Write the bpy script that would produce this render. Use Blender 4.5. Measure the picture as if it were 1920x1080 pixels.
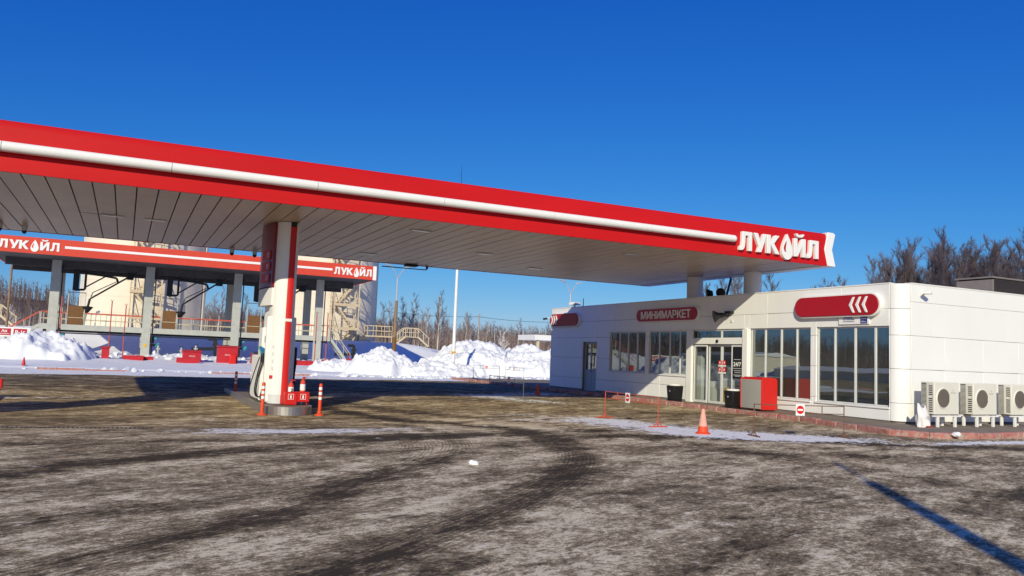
import bpy, bmesh, math, random
import numpy as np
from mathutils import Vector, Matrix
R_ = math.radians
rnd = random.Random(7)
for o in list(bpy.data.objects):
    bpy.data.objects.remove(o)
SC = bpy.context.scene
COL = SC.collection

# ------------------------------------------------------------------ camera, sky, sun, exposure
CAM_H = 1.6
cam = bpy.data.cameras.new('camera')
cam.lens = 28.125; cam.sensor_width = 36; cam.clip_start = 0.05; cam.clip_end = 4000
co = bpy.data.objects.new('camera', cam); COL.objects.link(co)
_r = Vector((0.899, -0.435, 0.0389)).normalized()
_f = Vector((0.431, 0.898, 0.0853)).normalized()
_u = _r.cross(_f).normalized(); _r = _f.cross(_u)
co.matrix_world = Matrix(((_r.x, _u.x, -_f.x, 0), (_r.y, _u.y, -_f.y, 0), (_r.z, _u.z, -_f.z, CAM_H), (0, 0, 0, 1)))
SC.camera = co

SUN_EL = R_(24.4)
SUN_AZ = math.atan2(-0.586, -0.81)            # clockwise from +Y
sd = Vector((math.sin(SUN_AZ) * math.cos(SUN_EL), math.cos(SUN_AZ) * math.cos(SUN_EL), math.sin(SUN_EL)))
w = bpy.data.worlds.new("World"); SC.world = w; w.use_nodes = True
nt = w.node_tree
bg = nt.nodes['Background']
sky = nt.nodes.new('ShaderNodeTexSky')
sky.sky_type = 'NISHITA'; sky.sun_disc = False
sky.sun_elevation = SUN_EL; sky.sun_rotation = SUN_AZ
sky.altitude = 200; sky.air_density = 1.0; sky.dust_density = 0.25; sky.ozone_density = 3.0
# deepen the blue of the clear winter sky channel by channel
sep = nt.nodes.new('ShaderNodeSeparateColor'); cmb = nt.nodes.new('ShaderNodeCombineColor')
nt.links.new(sky.outputs[0], sep.inputs[0])
for i, (gm, k, top) in enumerate(((1.98, 0.568, 1.7), (1.16, 0.604, 3.2), (0.575, 0.845, 4.0))):
    a = nt.nodes.new('ShaderNodeMath'); a.operation = 'MULTIPLY'; a.inputs[1].default_value = 0.1
    c = nt.nodes.new('ShaderNodeMath'); c.operation = 'MINIMUM'; c.inputs[1].default_value = top
    p = nt.nodes.new('ShaderNodeMath'); p.operation = 'POWER'; p.inputs[1].default_value = gm
    q = nt.nodes.new('ShaderNodeMath'); q.operation = 'MULTIPLY'; q.inputs[1].default_value = k * 10
    nt.links.new(sep.outputs[i], a.inputs[0]); nt.links.new(a.outputs[0], c.inputs[0]); nt.links.new(c.outputs[0], p.inputs[0])
    nt.links.new(p.outputs[0], q.inputs[0]); nt.links.new(q.outputs[0], cmb.inputs[i])
nt.links.new(cmb.outputs[0], bg.inputs[0]); bg.inputs[1].default_value = 0.10
sl = bpy.data.lights.new('sun', 'SUN'); sl.energy = 4.2; sl.angle = R_(0.5); sl.color = (1.0, 0.92, 0.69)
so = bpy.data.objects.new('sun', sl); COL.objects.link(so)
so.rotation_euler = (-sd).to_track_quat('-Z', 'Y').to_euler()
SC.view_settings.view_transform = 'Standard'; SC.view_settings.look = 'None'
SC.view_settings.exposure = 0.0; SC.view_settings.gamma = 1.0

# ------------------------------------------------------------------ materials
def mat(name, col, rough=0.5, metal=0.0, var=0.08, scale=2.0, bump=0.0, bscale=40.0, col2=None, thr=0.58, stretch=(1, 1, 1), spec=0.3, coat=0.0):
    m = bpy.data.materials.new(name); m.use_nodes = True
    n, l = m.node_tree.nodes, m.node_tree.links
    b = n['Principled BSDF']
    b.inputs['Roughness'].default_value = rough; b.inputs['Metallic'].default_value = metal
    b.inputs['Specular IOR Level'].default_value = spec
    if coat: b.inputs['Coat Weight'].default_value = coat; b.inputs['Coat Roughness'].default_value = 0.15
    g = n.new('ShaderNodeNewGeometry')
    mp = n.new('ShaderNodeMapping'); mp.inputs['Scale'].default_value = stretch
    l.new(g.outputs['Position'], mp.inputs[0])
    t = n.new('ShaderNodeTexNoise'); t.inputs['Scale'].default_value = scale; t.inputs['Detail'].default_value = 6
    t.inputs['Roughness'].default_value = 0.65
    l.new(mp.outputs[0], t.inputs['Vector'])
    r = n.new('ShaderNodeValToRGB')
    lo = tuple(max(0, c * (1 - var)) for c in col) + (1,); hi = tuple(min(1, c * (1 + var)) for c in col) + (1,)
    r.color_ramp.elements[0].position = 0.3; r.color_ramp.elements[0].color = lo
    r.color_ramp.elements[1].position = 0.7; r.color_ramp.elements[1].color = hi
    l.new(t.outputs['Fac'], r.inputs[0])
    out = r.outputs[0]
    if col2:
        t2 = n.new('ShaderNodeTexNoise'); t2.inputs['Scale'].default_value = scale * 1.7; t2.inputs['Detail'].default_value = 9
        t2.inputs['Roughness'].default_value = 0.7
        l.new(mp.outputs[0], t2.inputs['Vector'])
        r2 = n.new('ShaderNodeValToRGB')
        r2.color_ramp.elements[0].position = thr; r2.color_ramp.elements[1].position = thr + 0.12
        l.new(t2.outputs['Fac'], r2.inputs[0])
        mx = n.new('ShaderNodeMix'); mx.data_type = 'RGBA'
        l.new(r2.outputs[0], mx.inputs[0]); l.new(out, mx.inputs[6]); mx.inputs[7].default_value = tuple(col2) + (1,)
        out = mx.outputs[2]
    l.new(out, b.inputs['Base Color'])
    if bump:
        t3 = n.new('ShaderNodeTexNoise'); t3.inputs['Scale'].default_value = bscale; t3.inputs['Detail'].default_value = 5
        l.new(g.outputs['Position'], t3.inputs['Vector'])
        bp = n.new('ShaderNodeBump'); bp.inputs['Strength'].default_value = bump; bp.inputs['Distance'].default_value = 0.02
        l.new(t3.outputs['Fac'], bp.inputs['Height']); l.new(bp.outputs[0], b.inputs['Normal'])
    return m

def glass_mat(name, tint, refl, rough=0.0, gcol=(0.92, 0.96, 0.90), veil=0.04):
    m = bpy.data.materials.new(name); m.use_nodes = True
    n, l = m.node_tree.nodes, m.node_tree.links
    n.remove(n['Principled BSDF'])
    tr = n.new('ShaderNodeBsdfTransparent'); tr.inputs[0].default_value = tuple(tint) + (1,)
    gl = n.new('ShaderNodeBsdfGlossy'); gl.inputs['Color'].default_value = tuple(gcol) + (1,); gl.inputs['Roughness'].default_value = rough
    lw = n.new('ShaderNodeLayerWeight'); lw.inputs[0].default_value = 0.5
    pw = n.new('ShaderNodeMath'); pw.operation = 'POWER'; pw.inputs[1].default_value = 5; l.new(lw.outputs['Facing'], pw.inputs[0])
    ad = n.new('ShaderNodeMath'); ad.operation = 'MULTIPLY_ADD'; ad.inputs[1].default_value = 1 - refl; ad.inputs[2].default_value = refl
    l.new(pw.outputs[0], ad.inputs[0])
    df = n.new('ShaderNodeBsdfDiffuse'); df.inputs[0].default_value = (0.42, 0.43, 0.40, 1)     # grey veil mixed in to imitate haze over the panes
    dm = n.new('ShaderNodeMixShader'); dm.inputs[0].default_value = veil
    l.new(tr.outputs[0], dm.inputs[1]); l.new(df.outputs[0], dm.inputs[2])
    mx = n.new('ShaderNodeMixShader')
    l.new(ad.outputs[0], mx.inputs[0]); l.new(dm.outputs[0], mx.inputs[1]); l.new(gl.outputs[0], mx.inputs[2])
    # slight waviness of real panes
    g = n.new('ShaderNodeNewGeometry')
    t3 = n.new('ShaderNodeTexNoise'); t3.inputs['Scale'].default_value = 0.9; t3.inputs['Detail'].default_value = 1
    l.new(g.outputs['Position'], t3.inputs['Vector'])
    bp = n.new('ShaderNodeBump'); bp.inputs['Strength'].default_value = 0.025; bp.inputs['Distance'].default_value = 0.05
    l.new(t3.outputs['Fac'], bp.inputs['Height']); l.new(bp.outputs[0], gl.inputs['Normal'])
    l.new(mx.outputs[0], n['Material Output'].inputs[0])
    return m

M = {}
M['red'] = mat('fascia_red', (0.53, 0.011, 0.013), 0.5, var=0.07, scale=0.5, spec=0.15, stretch=(0.5, 1, 2.5))
M['red_sign'] = mat('sign_red', (0.40, 0.012, 0.024), 0.35, var=0.05, scale=1)
M['red_deep'] = mat('deep_red_panel', (0.20, 0.012, 0.018), 0.3, var=0.05)
M['red_orange'] = mat('orange_red', (0.62, 0.062, 0.035), 0.6, var=0.07, scale=1)  # lighter, more orange red than the main fascia
M['red_paint'] = mat('red_paint', (0.48, 0.022, 0.032), 0.5, var=0.12, scale=3, col2=(0.30, 0.03, 0.03), thr=0.62)
M['red_bright'] = mat('bright_red', (0.60, 0.018, 0.015), 0.45, var=0.05)
M['orange'] = mat('orange_plastic', (0.72, 0.075, 0.025), 0.55, var=0.1, scale=8, col2=(0.35, 0.06, 0.03), thr=0.66)
M['cone_pale'] = mat('faded_cone', (0.72, 0.36, 0.28), 0.7, var=0.1, scale=9)
M['band'] = mat('reflective_band', (0.82, 0.82, 0.80), 0.45, var=0.06, scale=30, col2=(0.5, 0.48, 0.45), thr=0.7)
M['white'] = mat('white_cladding', (0.82, 0.82, 0.80), 0.42, var=0.025, scale=0.8, col2=(0.70, 0.69, 0.65), thr=0.66, stretch=(1, 1, 0.35))
M['white_sheet'] = mat('white_metal', (0.80, 0.79, 0.765), 0.42, var=0.03, scale=1.5, col2=(0.62, 0.60, 0.55), thr=0.68, stretch=(2, 2, 0.4))
M['white_tube'] = mat('white_tube', (0.80, 0.80, 0.78), 0.45, var=0.03, scale=2, col2=(0.6, 0.6, 0.58), thr=0.7)
M['ac_white'] = mat('ac_casing', (0.70, 0.68, 0.60), 0.5, var=0.03)
M['soffit'] = mat('soffit_metal', (0.53, 0.435, 0.35), 0.38, var=0.12, scale=0.7, col2=(0.30, 0.25, 0.21), thr=0.62, stretch=(1.2, 0.5, 1))
M['dark'] = mat('dark_void', (0.012, 0.011, 0.011), 0.8)
M['dark_metal'] = mat('dark_painted_steel', (0.022, 0.023, 0.026), 0.5, var=0.2)
M['black'] = mat('black_plastic', (0.014, 0.014, 0.016), 0.4, var=0.2)
M['rubber'] = mat('black_rubber', (0.02, 0.02, 0.02), 0.55)
M['steel'] = mat('brushed_steel', (0.46, 0.44, 0.41), 0.38, metal=0.85, var=0.15, scale=4, col2=(0.25, 0.23, 0.2), thr=0.62, stretch=(1, 1, 0.3))
M['alu'] = mat('aluminium_frame', (0.62, 0.63, 0.63), 0.4, var=0.04)
M['grey_steel'] = mat('grey_painted_steel', (0.44, 0.45, 0.42), 0.6, var=0.1, scale=2, col2=(0.30, 0.24, 0.18), thr=0.68)
M['rail'] = mat('yellowed_rail', (0.55, 0.47, 0.33), 0.6, var=0.1, scale=3, col2=(0.34, 0.18, 0.09), thr=0.62)
M['rail_red'] = mat('faded_red_rail', (0.50, 0.10, 0.07), 0.6, var=0.15, scale=4)
M['mesh_brown'] = mat('rusty_mesh', (0.17, 0.085, 0.035), 0.85, var=0.4, scale=14)
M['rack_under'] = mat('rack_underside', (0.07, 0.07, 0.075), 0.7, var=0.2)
M['concrete'] = mat('concrete', (0.34, 0.31, 0.28), 0.85, var=0.12, scale=6, bump=0.3)
M['pole_brown'] = mat('weathered_post', (0.24, 0.16, 0.10), 0.8, var=0.2, scale=5)
M['pole_white'] = mat('white_mast', (0.78, 0.78, 0.76), 0.5, var=0.05)
M['galv'] = mat('galvanised', (0.52, 0.54, 0.56), 0.45, metal=0.3, var=0.08, scale=6)
M['wood'] = mat('pale_planks', (0.62, 0.52, 0.36), 0.8, var=0.15, scale=6)
M['bark'] = mat('bare_bark', (0.115, 0.085, 0.066), 0.9, var=0.3, scale=2)
M['twig'] = mat('bare_twigs', (0.115, 0.092, 0.105), 0.9, var=0.25, scale=1.5)
M['twig_pale'] = mat('pale_twigs', (0.26, 0.20, 0.175), 0.9, var=0.25, scale=1.5)
M['birch'] = mat('birch_bark', (0.55, 0.51, 0.47), 0.8, var=0.12, scale=5, col2=(0.12, 0.1, 0.09), thr=0.66)
M['frost'] = mat('frosted_twigs', (0.55, 0.52, 0.52), 0.9, var=0.15, scale=2)
M['forest'] = mat('far_forest', (0.13, 0.092, 0.084), 0.95, var=0.4, scale=0.05)
M['pavement'] = mat('pavement_slab', (0.23, 0.185, 0.145), 0.85, var=0.25, scale=3, bump=0.4, bscale=50, col2=(0.42, 0.39, 0.36), thr=0.66)
M['kerb'] = mat('painted_kerb', (0.42, 0.16, 0.135), 0.8, var=0.3, scale=5, bump=0.8, bscale=22, col2=(0.40, 0.31, 0.27), thr=0.47)
M['yellow'] = mat('yellow_plastic', (0.75, 0.42, 0.03), 0.5)
M['blue'] = mat('blue_enamel', (0.012, 0.02, 0.22), 0.4)
M['teal'] = mat('teal_cap', (0.05, 0.32, 0.40), 0.5)
M['bluecap'] = mat('blue_nozzle', (0.02, 0.16, 0.42), 0.45)
M['greencap'] = mat('green_nozzle', (0.10, 0.38, 0.22), 0.5)
M['roller'] = mat('grey_shutter', (0.46, 0.45, 0.41), 0.5, metal=0.2, var=0.05)
M['dark_clad'] = mat('dark_brown_cladding', (0.035, 0.028, 0.024), 0.6, var=0.25)
M['mid_clad'] = mat('grey_brown_cladding', (0.20, 0.175, 0.16), 0.7, var=0.12)
M['int_dark'] = mat('interior_wall', (0.16, 0.16, 0.155), 0.8)
M['int_floor'] = mat('interior_floor', (0.22, 0.2, 0.18), 0.4)
M['int_white'] = mat('interior_white', (0.7, 0.7, 0.68), 0.5)
M['door_grey'] = mat('grey_blue_door', (0.40, 0.44, 0.47), 0.5, var=0.05)
M['tank'] = mat('cream_tank_plates', (0.72, 0.65, 0.53), 0.6, var=0.04, scale=0.5, col2=(0.45, 0.30, 0.16), thr=0.66, stretch=(1, 1, 0.5))
M['tank_stair'] = mat('yellowed_stair', (0.62, 0.50, 0.33), 0.65, var=0.12, scale=2, col2=(0.38, 0.19, 0.08), thr=0.6)
M['snow'] = mat('snow', (0.82, 0.83, 0.845), 0.6, var=0.05, scale=1.6, bump=0.9, bscale=7, spec=0.2, col2=(0.70, 0.68, 0.66), thr=0.60)
M['snow_dirty'] = mat('trodden_snow', (0.66, 0.65, 0.65), 0.6, var=0.12, scale=2.5, bump=0.5, bscale=12, spec=0.3)
M['scrub'] = mat('leafless_scrub', (0.20, 0.148, 0.125), 0.95, var=0.4, scale=0.12)
M['hill'] = mat('wooded_hill', (0.10, 0.072, 0.066), 0.95, var=0.3, scale=0.04)
M['glass'] = glass_mat('window_glass', (0.56, 0.60, 0.58), 0.21, veil=0.07)
M['glass_door'] = glass_mat('door_glass', (0.86, 0.89, 0.88), 0.07, veil=0.02)
M['lens'] = mat('lamp_lens', (0.7, 0.72, 0.75), 0.2)

def emis(name, col, s):
    m = bpy.data.materials.new(name); m.use_nodes = True
    b = m.node_tree.nodes['Principled BSDF']
    b.inputs['Base Color'].default_value = (0.8, 0.8, 0.8, 1)
    b.inputs['Emission Color'].default_value = tuple(col) + (1,); b.inputs['Emission Strength'].default_value = s
    return m

# ------------------------------------------------------------------ builders
BASE = {}
def tag(o, label=None, cat=None, group=None, kind=None):
    if label: o['label'] = label
    if cat: o['category'] = cat
    if group: o['group'] = group
    if kind: o['kind'] = kind
    return o
def empty(name, label, cat, loc=(0, 0, 0), group=None):
    o = bpy.data.objects.new(name, None); COL.objects.link(o); o.location = loc
    o.empty_display_size = 0.2
    BASE[o.name] = Vector(loc)
    return tag(o, label, cat, group)

XF = None
def rack_xf(p): return (p[0] * 1.062, p[1] + 4.2, 1.6 + (p[2] - 1.6) * 1.062)
class MB:
    """collects shapes, in world coordinates, into one mesh"""
    def __init__(s): s.v = []; s.f = []
    def add(s, vs, fs):
        k = len(s.v); s.v += [tuple(p) for p in vs]; s.f += [tuple(i + k for i in f) for f in fs]; return s
    def box(s, x0, x1, y0, y1, z0, z1, rz=0, c=None):
        vs = [(x, y, z) for z in (z0, z1) for y in (y0, y1) for x in (x0, x1)]
        if rz:
            cx, cy = c or ((x0 + x1) / 2, (y0 + y1) / 2); a, b = math.cos(rz), math.sin(rz)
            vs = [(cx + (x - cx) * a - (y - cy) * b, cy + (x - cx) * b + (y - cy) * a, z) for x, y, z in vs]
        return s.add(vs, [(0, 2, 3, 1), (4, 5, 7, 6), (0, 1, 5, 4), (2, 6, 7, 3), (0, 4, 6, 2), (1, 3, 7, 5)])
    def cyl(s, p0, p1, r0, r1=None, n=12, cap=True):
        r1 = r0 if r1 is None else r1
        p0, p1 = Vector(p0), Vector(p1); d = (p1 - p0).normalized()
        a = d.orthogonal().normalized(); b = d.cross(a)
        vs = []
        for p, r in ((p0, r0), (p1, r1)):
            for i in range(n):
                t = 2 * math.pi * i / n + math.pi / n; vs.append(p + (a * math.cos(t) + b * math.sin(t)) * r)
        fs = [(i, (i + 1) % n, n + (i + 1) % n, n + i) for i in range(n)]
        if cap: fs += [tuple(reversed(range(n))), tuple(range(n, 2 * n))]
        return s.add(vs, fs)
    def tube(s, pts, r, n=8):
        for a, b in zip(pts, pts[1:]): s.cyl(a, b, r, r, n)
        return s
    def bar(s, p0, p1, wd, ht=None):
        """square bar between two points, width horizontal, height vertical-ish"""
        ht = wd if ht is None else ht
        p0, p1 = Vector(p0), Vector(p1); d = (p1 - p0).normalized()
        up = Vector((0, 0, 1)) if abs(d.z) < 0.95 else Vector((0, 1, 0))
        a = d.cross(up).normalized() * wd / 2; b = a.cross(d).normalized() * ht / 2
        vs = [p + q for p in (p0, p1) for q in (-a - b, a - b, a + b, -a + b)]
        return s.add(vs, [(0, 1, 2, 3), (7, 6, 5, 4), (0, 4, 5, 1), (1, 5, 6, 2), (2, 6, 7, 3), (3, 7, 4, 0)])
    def prism(s, poly, org, ux, uy, depth):
        """2-D polygon in the plane (org, ux, uy), extruded along ux x uy by depth"""
        org, ux, uy = Vector(org), Vector(ux), Vector(uy); nn = ux.cross(uy).normalized() * depth
        n = len(poly)
        vs = [org + ux * a + uy * b for a, b in poly]; vs += [v + nn for v in vs]
        fs = [tuple(reversed(range(n))), tuple(range(n, 2 * n))] + [(i, (i + 1) % n, n + (i + 1) % n, n + i) for i in range(n)]
        return s.add(vs, fs)
    def lathe(s, prof, c, n=20):
        """profile of (r, z) round a vertical axis"""
        vs = []; fs = []; m = len(prof)
        for r, z in prof:
            for i in range(n):
                t = 2 * math.pi * i / n; vs.append((c[0] + r * math.cos(t), c[1] + r * math.sin(t), c[2] + z))
        for j in range(m - 1):
            for i in range(n): fs.append((j * n + i, j * n + (i + 1) % n, (j + 1) * n + (i + 1) % n, (j + 1) * n + i))
        fs += [tuple(reversed(range(n))), tuple(range((m - 1) * n, m * n))]
        return s.add(vs, fs)
    def build(s, name, m, parent=None, bevel=0.0, smooth=True, local=False, segs=2):
        if XF: s.v = [XF(p) for p in s.v]
        me = bpy.data.meshes.new(name)
        off = Vector((0, 0, 0))
        if parent is not None and not local: off = BASE.get(parent.name, off)
        me.from_pydata([(a - off.x, b - off.y, c - off.z) for a, b, c in s.v], [], s.f)
        me.materials.append(m)
        o = bpy.data.objects.new(name, me); COL.objects.link(o)
        if parent is not None: o.parent = parent; BASE[o.name] = off
        bm = bmesh.new(); bm.from_mesh(me)
        bmesh.ops.recalc_face_normals(bm, faces=bm.faces); bm.to_mesh(me); bm.free()
        if smooth:
            me.polygons.foreach_set('use_smooth', [True] * len(me.polygons)); me.set_sharp_from_angle(angle=R_(35))
        if bevel:
            b = o.modifiers.new('bevel', 'BEVEL'); b.width = bevel; b.segments = segs; b.limit_method = 'ANGLE'; b.angle_limit = R_(40)
        return o

def copy_tree(o, loc, label=None, parent=None, rz=None):
    c = o.copy(); COL.objects.link(c)
    if parent is None:
        c.location = loc
        if rz is not None: c.rotation_euler = (0, 0, rz)
    else: c.parent = parent
    if label: c['label'] = label
    for ch in o.children: copy_tree(ch, None, None, c)
    return c

def raw_mesh(name, V, F, m, parent=None, smooth=False):
    me = bpy.data.meshes.new(name)
    V = np.asarray(V, dtype=np.float32); F = np.asarray(F, dtype=np.int32)
    me.vertices.add(len(V)); me.vertices.foreach_set('co', V.ravel())
    k = F.shape[1]
    me.loops.add(F.size); me.loops.foreach_set('vertex_index', F.ravel())
    me.polygons.add(len(F)); me.polygons.foreach_set('loop_start', np.arange(len(F), dtype=np.int32) * k)
    me.polygons.foreach_set('loop_total', np.full(len(F), k, dtype=np.int32))
    me.polygons.foreach_set('use_smooth', np.full(len(F), smooth))
    me.update(calc_edges=True); me.validate()
    me.materials.append(m)
    o = bpy.data.objects.new(name, me); COL.objects.link(o)
    if parent is not None: o.parent = parent
    return o

def text_part(name, body, org, ux, uy, height, m, parent, width=None, depth=0.004, bold=0.0, center=False):
    """flat raised lettering: org = lower left corner of the line, ux and uy unit vectors"""
    c = bpy.data.curves.new(name, 'FONT'); c.body = body; c.size = 1; c.offset = bold; c.resolution_u = 3
    c.extrude = 0.5
    t = bpy.data.objects.new(name, c); COL.objects.link(t)
    dg = bpy.context.evaluated_depsgraph_get()
    me = bpy.data.meshes.new_from_object(t.evaluated_get(dg))
    bpy.data.objects.remove(t)
    P = np.array([v.co[:] for v in me.vertices]); lo, hi = P.min(0), P.max(0)
    P = (P - lo) / np.maximum(hi - lo, 1e-6)
    wd = width or height * (hi[0] - lo[0]) / (hi[1] - lo[1])
    ux, uy = Vector(ux), Vector(uy); nn = ux.cross(uy)
    off = BASE.get(parent.name, Vector((0, 0, 0)))
    sh = -wd / 2 if center else 0
    for v, p in zip(me.vertices, P):
        v.co = Vector(org) - off + ux * (p[0] * wd + sh) + uy * (p[1] * height) + nn * (p[2] * depth)
    me.materials.clear(); me.materials.append(m)
    for p in me.polygons: p.material_index = 0
    o = bpy.data.objects.new(name, me); COL.objects.link(o); o.parent = parent
    BASE[o.name] = off
    return o

# value noise for terrain
_tab = np.random.RandomState(3).rand(256, 256)
def vnoise(x, y):
    xi, yi = np.floor(x).astype(int), np.floor(y).astype(int); fx, fy = x - xi, y - yi
    fx = fx * fx * (3 - 2 * fx); fy = fy * fy * (3 - 2 * fy)
    a = _tab[xi & 255, yi & 255]; b = _tab[(xi + 1) & 255, yi & 255]; c = _tab[xi & 255, (yi + 1) & 255]; d = _tab[(xi + 1) & 255, (yi + 1) & 255]
    return (a * (1 - fx) + b * fx) * (1 - fy) + (c * (1 - fx) + d * fx) * fy
def fbm(x, y, o=4):
    s = 0; a = 0.5; t = 0
    for i in range(o):
        s = s + a * vnoise(x * 2 ** i + 17.3 * i, y * 2 ** i + 5.1 * i); t += a; a *= 0.55
    return s / t
def sstep(a, b, x):
    t = np.clip((x - a) / (b - a), 0, 1); return t * t * (3 - 2 * t)
def grid_mesh(name, xs, ys, zf, m):
    X, Y = np.meshgrid(xs, ys); Z = zf(X, Y)
    V = np.stack([X, Y, Z], -1).reshape(-1, 3); nx, ny = len(xs), len(ys)
    i = np.arange(nx * ny).reshape(ny, nx)
    F = np.stack([i[:-1, :-1], i[:-1, 1:], i[1:, 1:], i[1:, :-1]], -1).reshape(-1, 4)
    return raw_mesh(name, V, F, m, smooth=True), X, Y

# ------------------------------------------------------------------ ground
def yard_z(x, y):
    d = np.hypot((x - 2.5) / 9.0, (y - 24.5) / 7.5)
    return -0.17 * (1 - sstep(0.45, 1.35, d))
def zy(x, y): return float(yard_z(np.array(x), np.array(y)))

def yard_material():
    m = bpy.data.materials.new('icy_asphalt'); m.use_nodes = True
    n, l = m.node_tree.nodes, m.node_tree.links
    b = n['Principled BSDF']
    g = n.new('ShaderNodeNewGeometry')
    def attr(nm):
        a = n.new('ShaderNodeAttribute'); a.attribute_name = nm; return a.outputs['Fac']
    def mapping(rot, sc):
        mp = n.new('ShaderNodeMapping'); mp.vector_type = 'POINT'
        mr = n.new('ShaderNodeMapping'); mr.inputs['Rotation'].default_value = (0, 0, rot)
        l.new(g.outputs['Position'], mr.inputs[0]); l.new(mr.outputs[0], mp.inputs[0]); mp.inputs['Scale'].default_value = sc
        return mp.outputs[0]
    def noise(vec, sc, det=6, rough=0.6, dist=0.0):
        t = n.new('ShaderNodeTexNoise'); t.inputs['Scale'].default_value = sc; t.inputs['Detail'].default_value = det
        t.inputs['Roughness'].default_value = rough; t.inputs['Distortion'].default_value = dist
        l.new(vec, t.inputs['Vector']); return t.outputs['Fac']
    def mth(op, a, c):
        k = n.new('ShaderNodeMath'); k.operation = op
        for i, v in enumerate((a, c)):
            if isinstance(v, (int, float)): k.inputs[i].default_value = v
            else: l.new(v, k.inputs[i])
        return k.outputs[0]
    P = g.outputs['Position']
    streak = noise(mapping(R_(-33), (0.35, 1.7, 1)), 1.0, 7, 0.62, 0.5)
    streak2 = noise(mapping(R_(-14), (0.28, 1.9, 1)), 1.3, 7, 0.65, 0.4)
    patch = noise(P, 0.42, 8, 0.62, 0.3)
    mid = noise(P, 2.6, 8, 0.7, 0.4)
    grain = noise(mapping(R_(-25), (0.75, 1.3, 1)), 15, 6, 0.75)
    fine = noise(P, 46, 4, 0.7)
    clump = noise(mapping(R_(-28), (0.7, 1.4, 1)), 6.5, 6, 0.72, 0.6)
    grit_ = noise(P, 19, 5, 0.8)
    def mix_noise(lst):
        t = None
        for src, wgt in lst:
            q = mth('MULTIPLY', mth('SUBTRACT', src, 0.5), wgt)
            t = q if t is None else mth('ADD', t, q)
        return t
    big = mix_noise(((streak, 1.1), (streak2, .9), (patch, 1.2), (mid, 1.5), (clump, 1.5)))
    small = mix_noise(((grain, 1.7), (grit_, 1.5), (fine, 1.3)))
    t = mth('ADD', big, mth('MULTIPLY', small, mth('SUBTRACT', 1.0, mth('MULTIPLY', attr('grit'), 0.72))))
    t = mth('ADD', t, 0.645)
    tl = n.new('ShaderNodeMath'); tl.operation = 'SINE'; l.new(mth('MULTIPLY', mth('ADD', attr('td'), mth('MULTIPLY', mth('SUBTRACT', clump, .5), .03)), 2 * math.pi / 0.062), tl.inputs[0])
    tm = n.new('ShaderNodeMapRange'); tm.interpolation_type = 'SMOOTHSTEP'
    for i_, v_ in ((1, 0.20), (2, 0.46), (3, 1.0), (4, 0.0)): tm.inputs[i_].default_value = v_
    l.new(attr('td'), tm.inputs[0])
    t = mth('SUBTRACT', t, mth('MULTIPLY', mth('MULTIPLY', mth('GREATER_THAN', tl.outputs[0], 0.25), tm.outputs[0]), mth('MULTIPLY', streak, 0.34)))
    bk = n.new('ShaderNodeTexBrick'); bk.inputs['Scale'].default_value = 1.0; bk.inputs['Mortar Size'].default_value = 0.018
    bk.inputs['Brick Width'].default_value = 0.42; bk.inputs['Row Height'].default_value = 0.21; bk.inputs['Mortar Smooth'].default_value = 0.2
    mk_ = n.new('ShaderNodeMapping'); mk_.inputs['Rotation'].default_value = (0, 0, R_(8)); l.new(P, mk_.inputs[0]); l.new(mk_.outputs[0], bk.inputs['Vector'])
    t = mth('ADD', t, mth('MULTIPLY', mth('MULTIPLY', bk.outputs['Fac'], attr('slab')), mth('MULTIPLY', mth('MAXIMUM', mth('SUBTRACT', mid, 0.42), 0.0), 2.2)))
    # bare wet asphalt showing through in ragged patches
    bare = noise(mapping(R_(-24), (0.55, 1.5, 1)), 1.25, 9, 0.72, 0.7)
    bare = mth('ADD', bare, mth('MULTIPLY', attr('track_shade'), 0.42))
    bs = n.new('ShaderNodeMapRange'); bs.interpolation_type = 'SMOOTHSTEP'
    bs.inputs[1].default_value = 0.55; bs.inputs[2].default_value = 0.66; bs.inputs[3].default_value = 0.0; bs.inputs[4].default_value = 0.38
    l.new(bare, bs.inputs[0]); t = mth('SUBTRACT', t, bs.outputs[0])
    t = mth('ADD', t, attr('ice'))
    t = mth('SUBTRACT', t, mth('MULTIPLY', attr('track_shade'), 0.55))
    r = n.new('ShaderNodeValToRGB'); e = r.color_ramp.elements
    e[0].position = 0.02; e[0].color = (0.058, 0.044, 0.027, 1)
    e[1].position = 1.0; e[1].color = (0.82, 0.70, 0.48, 1)
    for p, c in ((0.24, (0.125, 0.095, 0.057)), (0.42, (0.220, 0.168, 0.101)), (0.60, (0.315, 0.243, 0.148)), (0.74, (0.42, 0.330, 0.205)), (0.86, (0.60, 0.49, 0.322))):
        q = e.new(p); q.color = c + (1,)
    l.new(t, r.inputs[0])
    # brown grit under the canopy
    br = n.new('ShaderNodeMix'); br.data_type = 'RGBA'; br.blend_type = 'MULTIPLY'
    l.new(attr('grit'), br.inputs[0]); l.new(r.outputs[0], br.inputs[6]); br.inputs[7].default_value = (0.93, 0.87, 0.78, 1)
    # clean snow
    s = mth('ADD', mth('MINIMUM', attr('snow'), 1.0), mth('MULTIPLY', mth('SUBTRACT', mid, 0.5), 2.3))
    s = mth('ADD', s, mth('MULTIPLY', mth('SUBTRACT', clump, 0.5), 2.0))
    s = mth('ADD', s, mth('MULTIPLY', mth('SUBTRACT', grain, 0.5), 1.4))
    rs = n.new('ShaderNodeValToRGB'); rs.color_ramp.elements[0].position = 0.46; rs.color_ramp.elements[1].position = 0.72
    l.new(s, rs.inputs[0])
    mx = n.new('ShaderNodeMix'); mx.data_type = 'RGBA'
    l.new(rs.outputs[0], mx.inputs[0]); l.new(br.outputs[2], mx.inputs[6])
    sc = n.new('ShaderNodeMix'); sc.data_type = 'RGBA'
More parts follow.
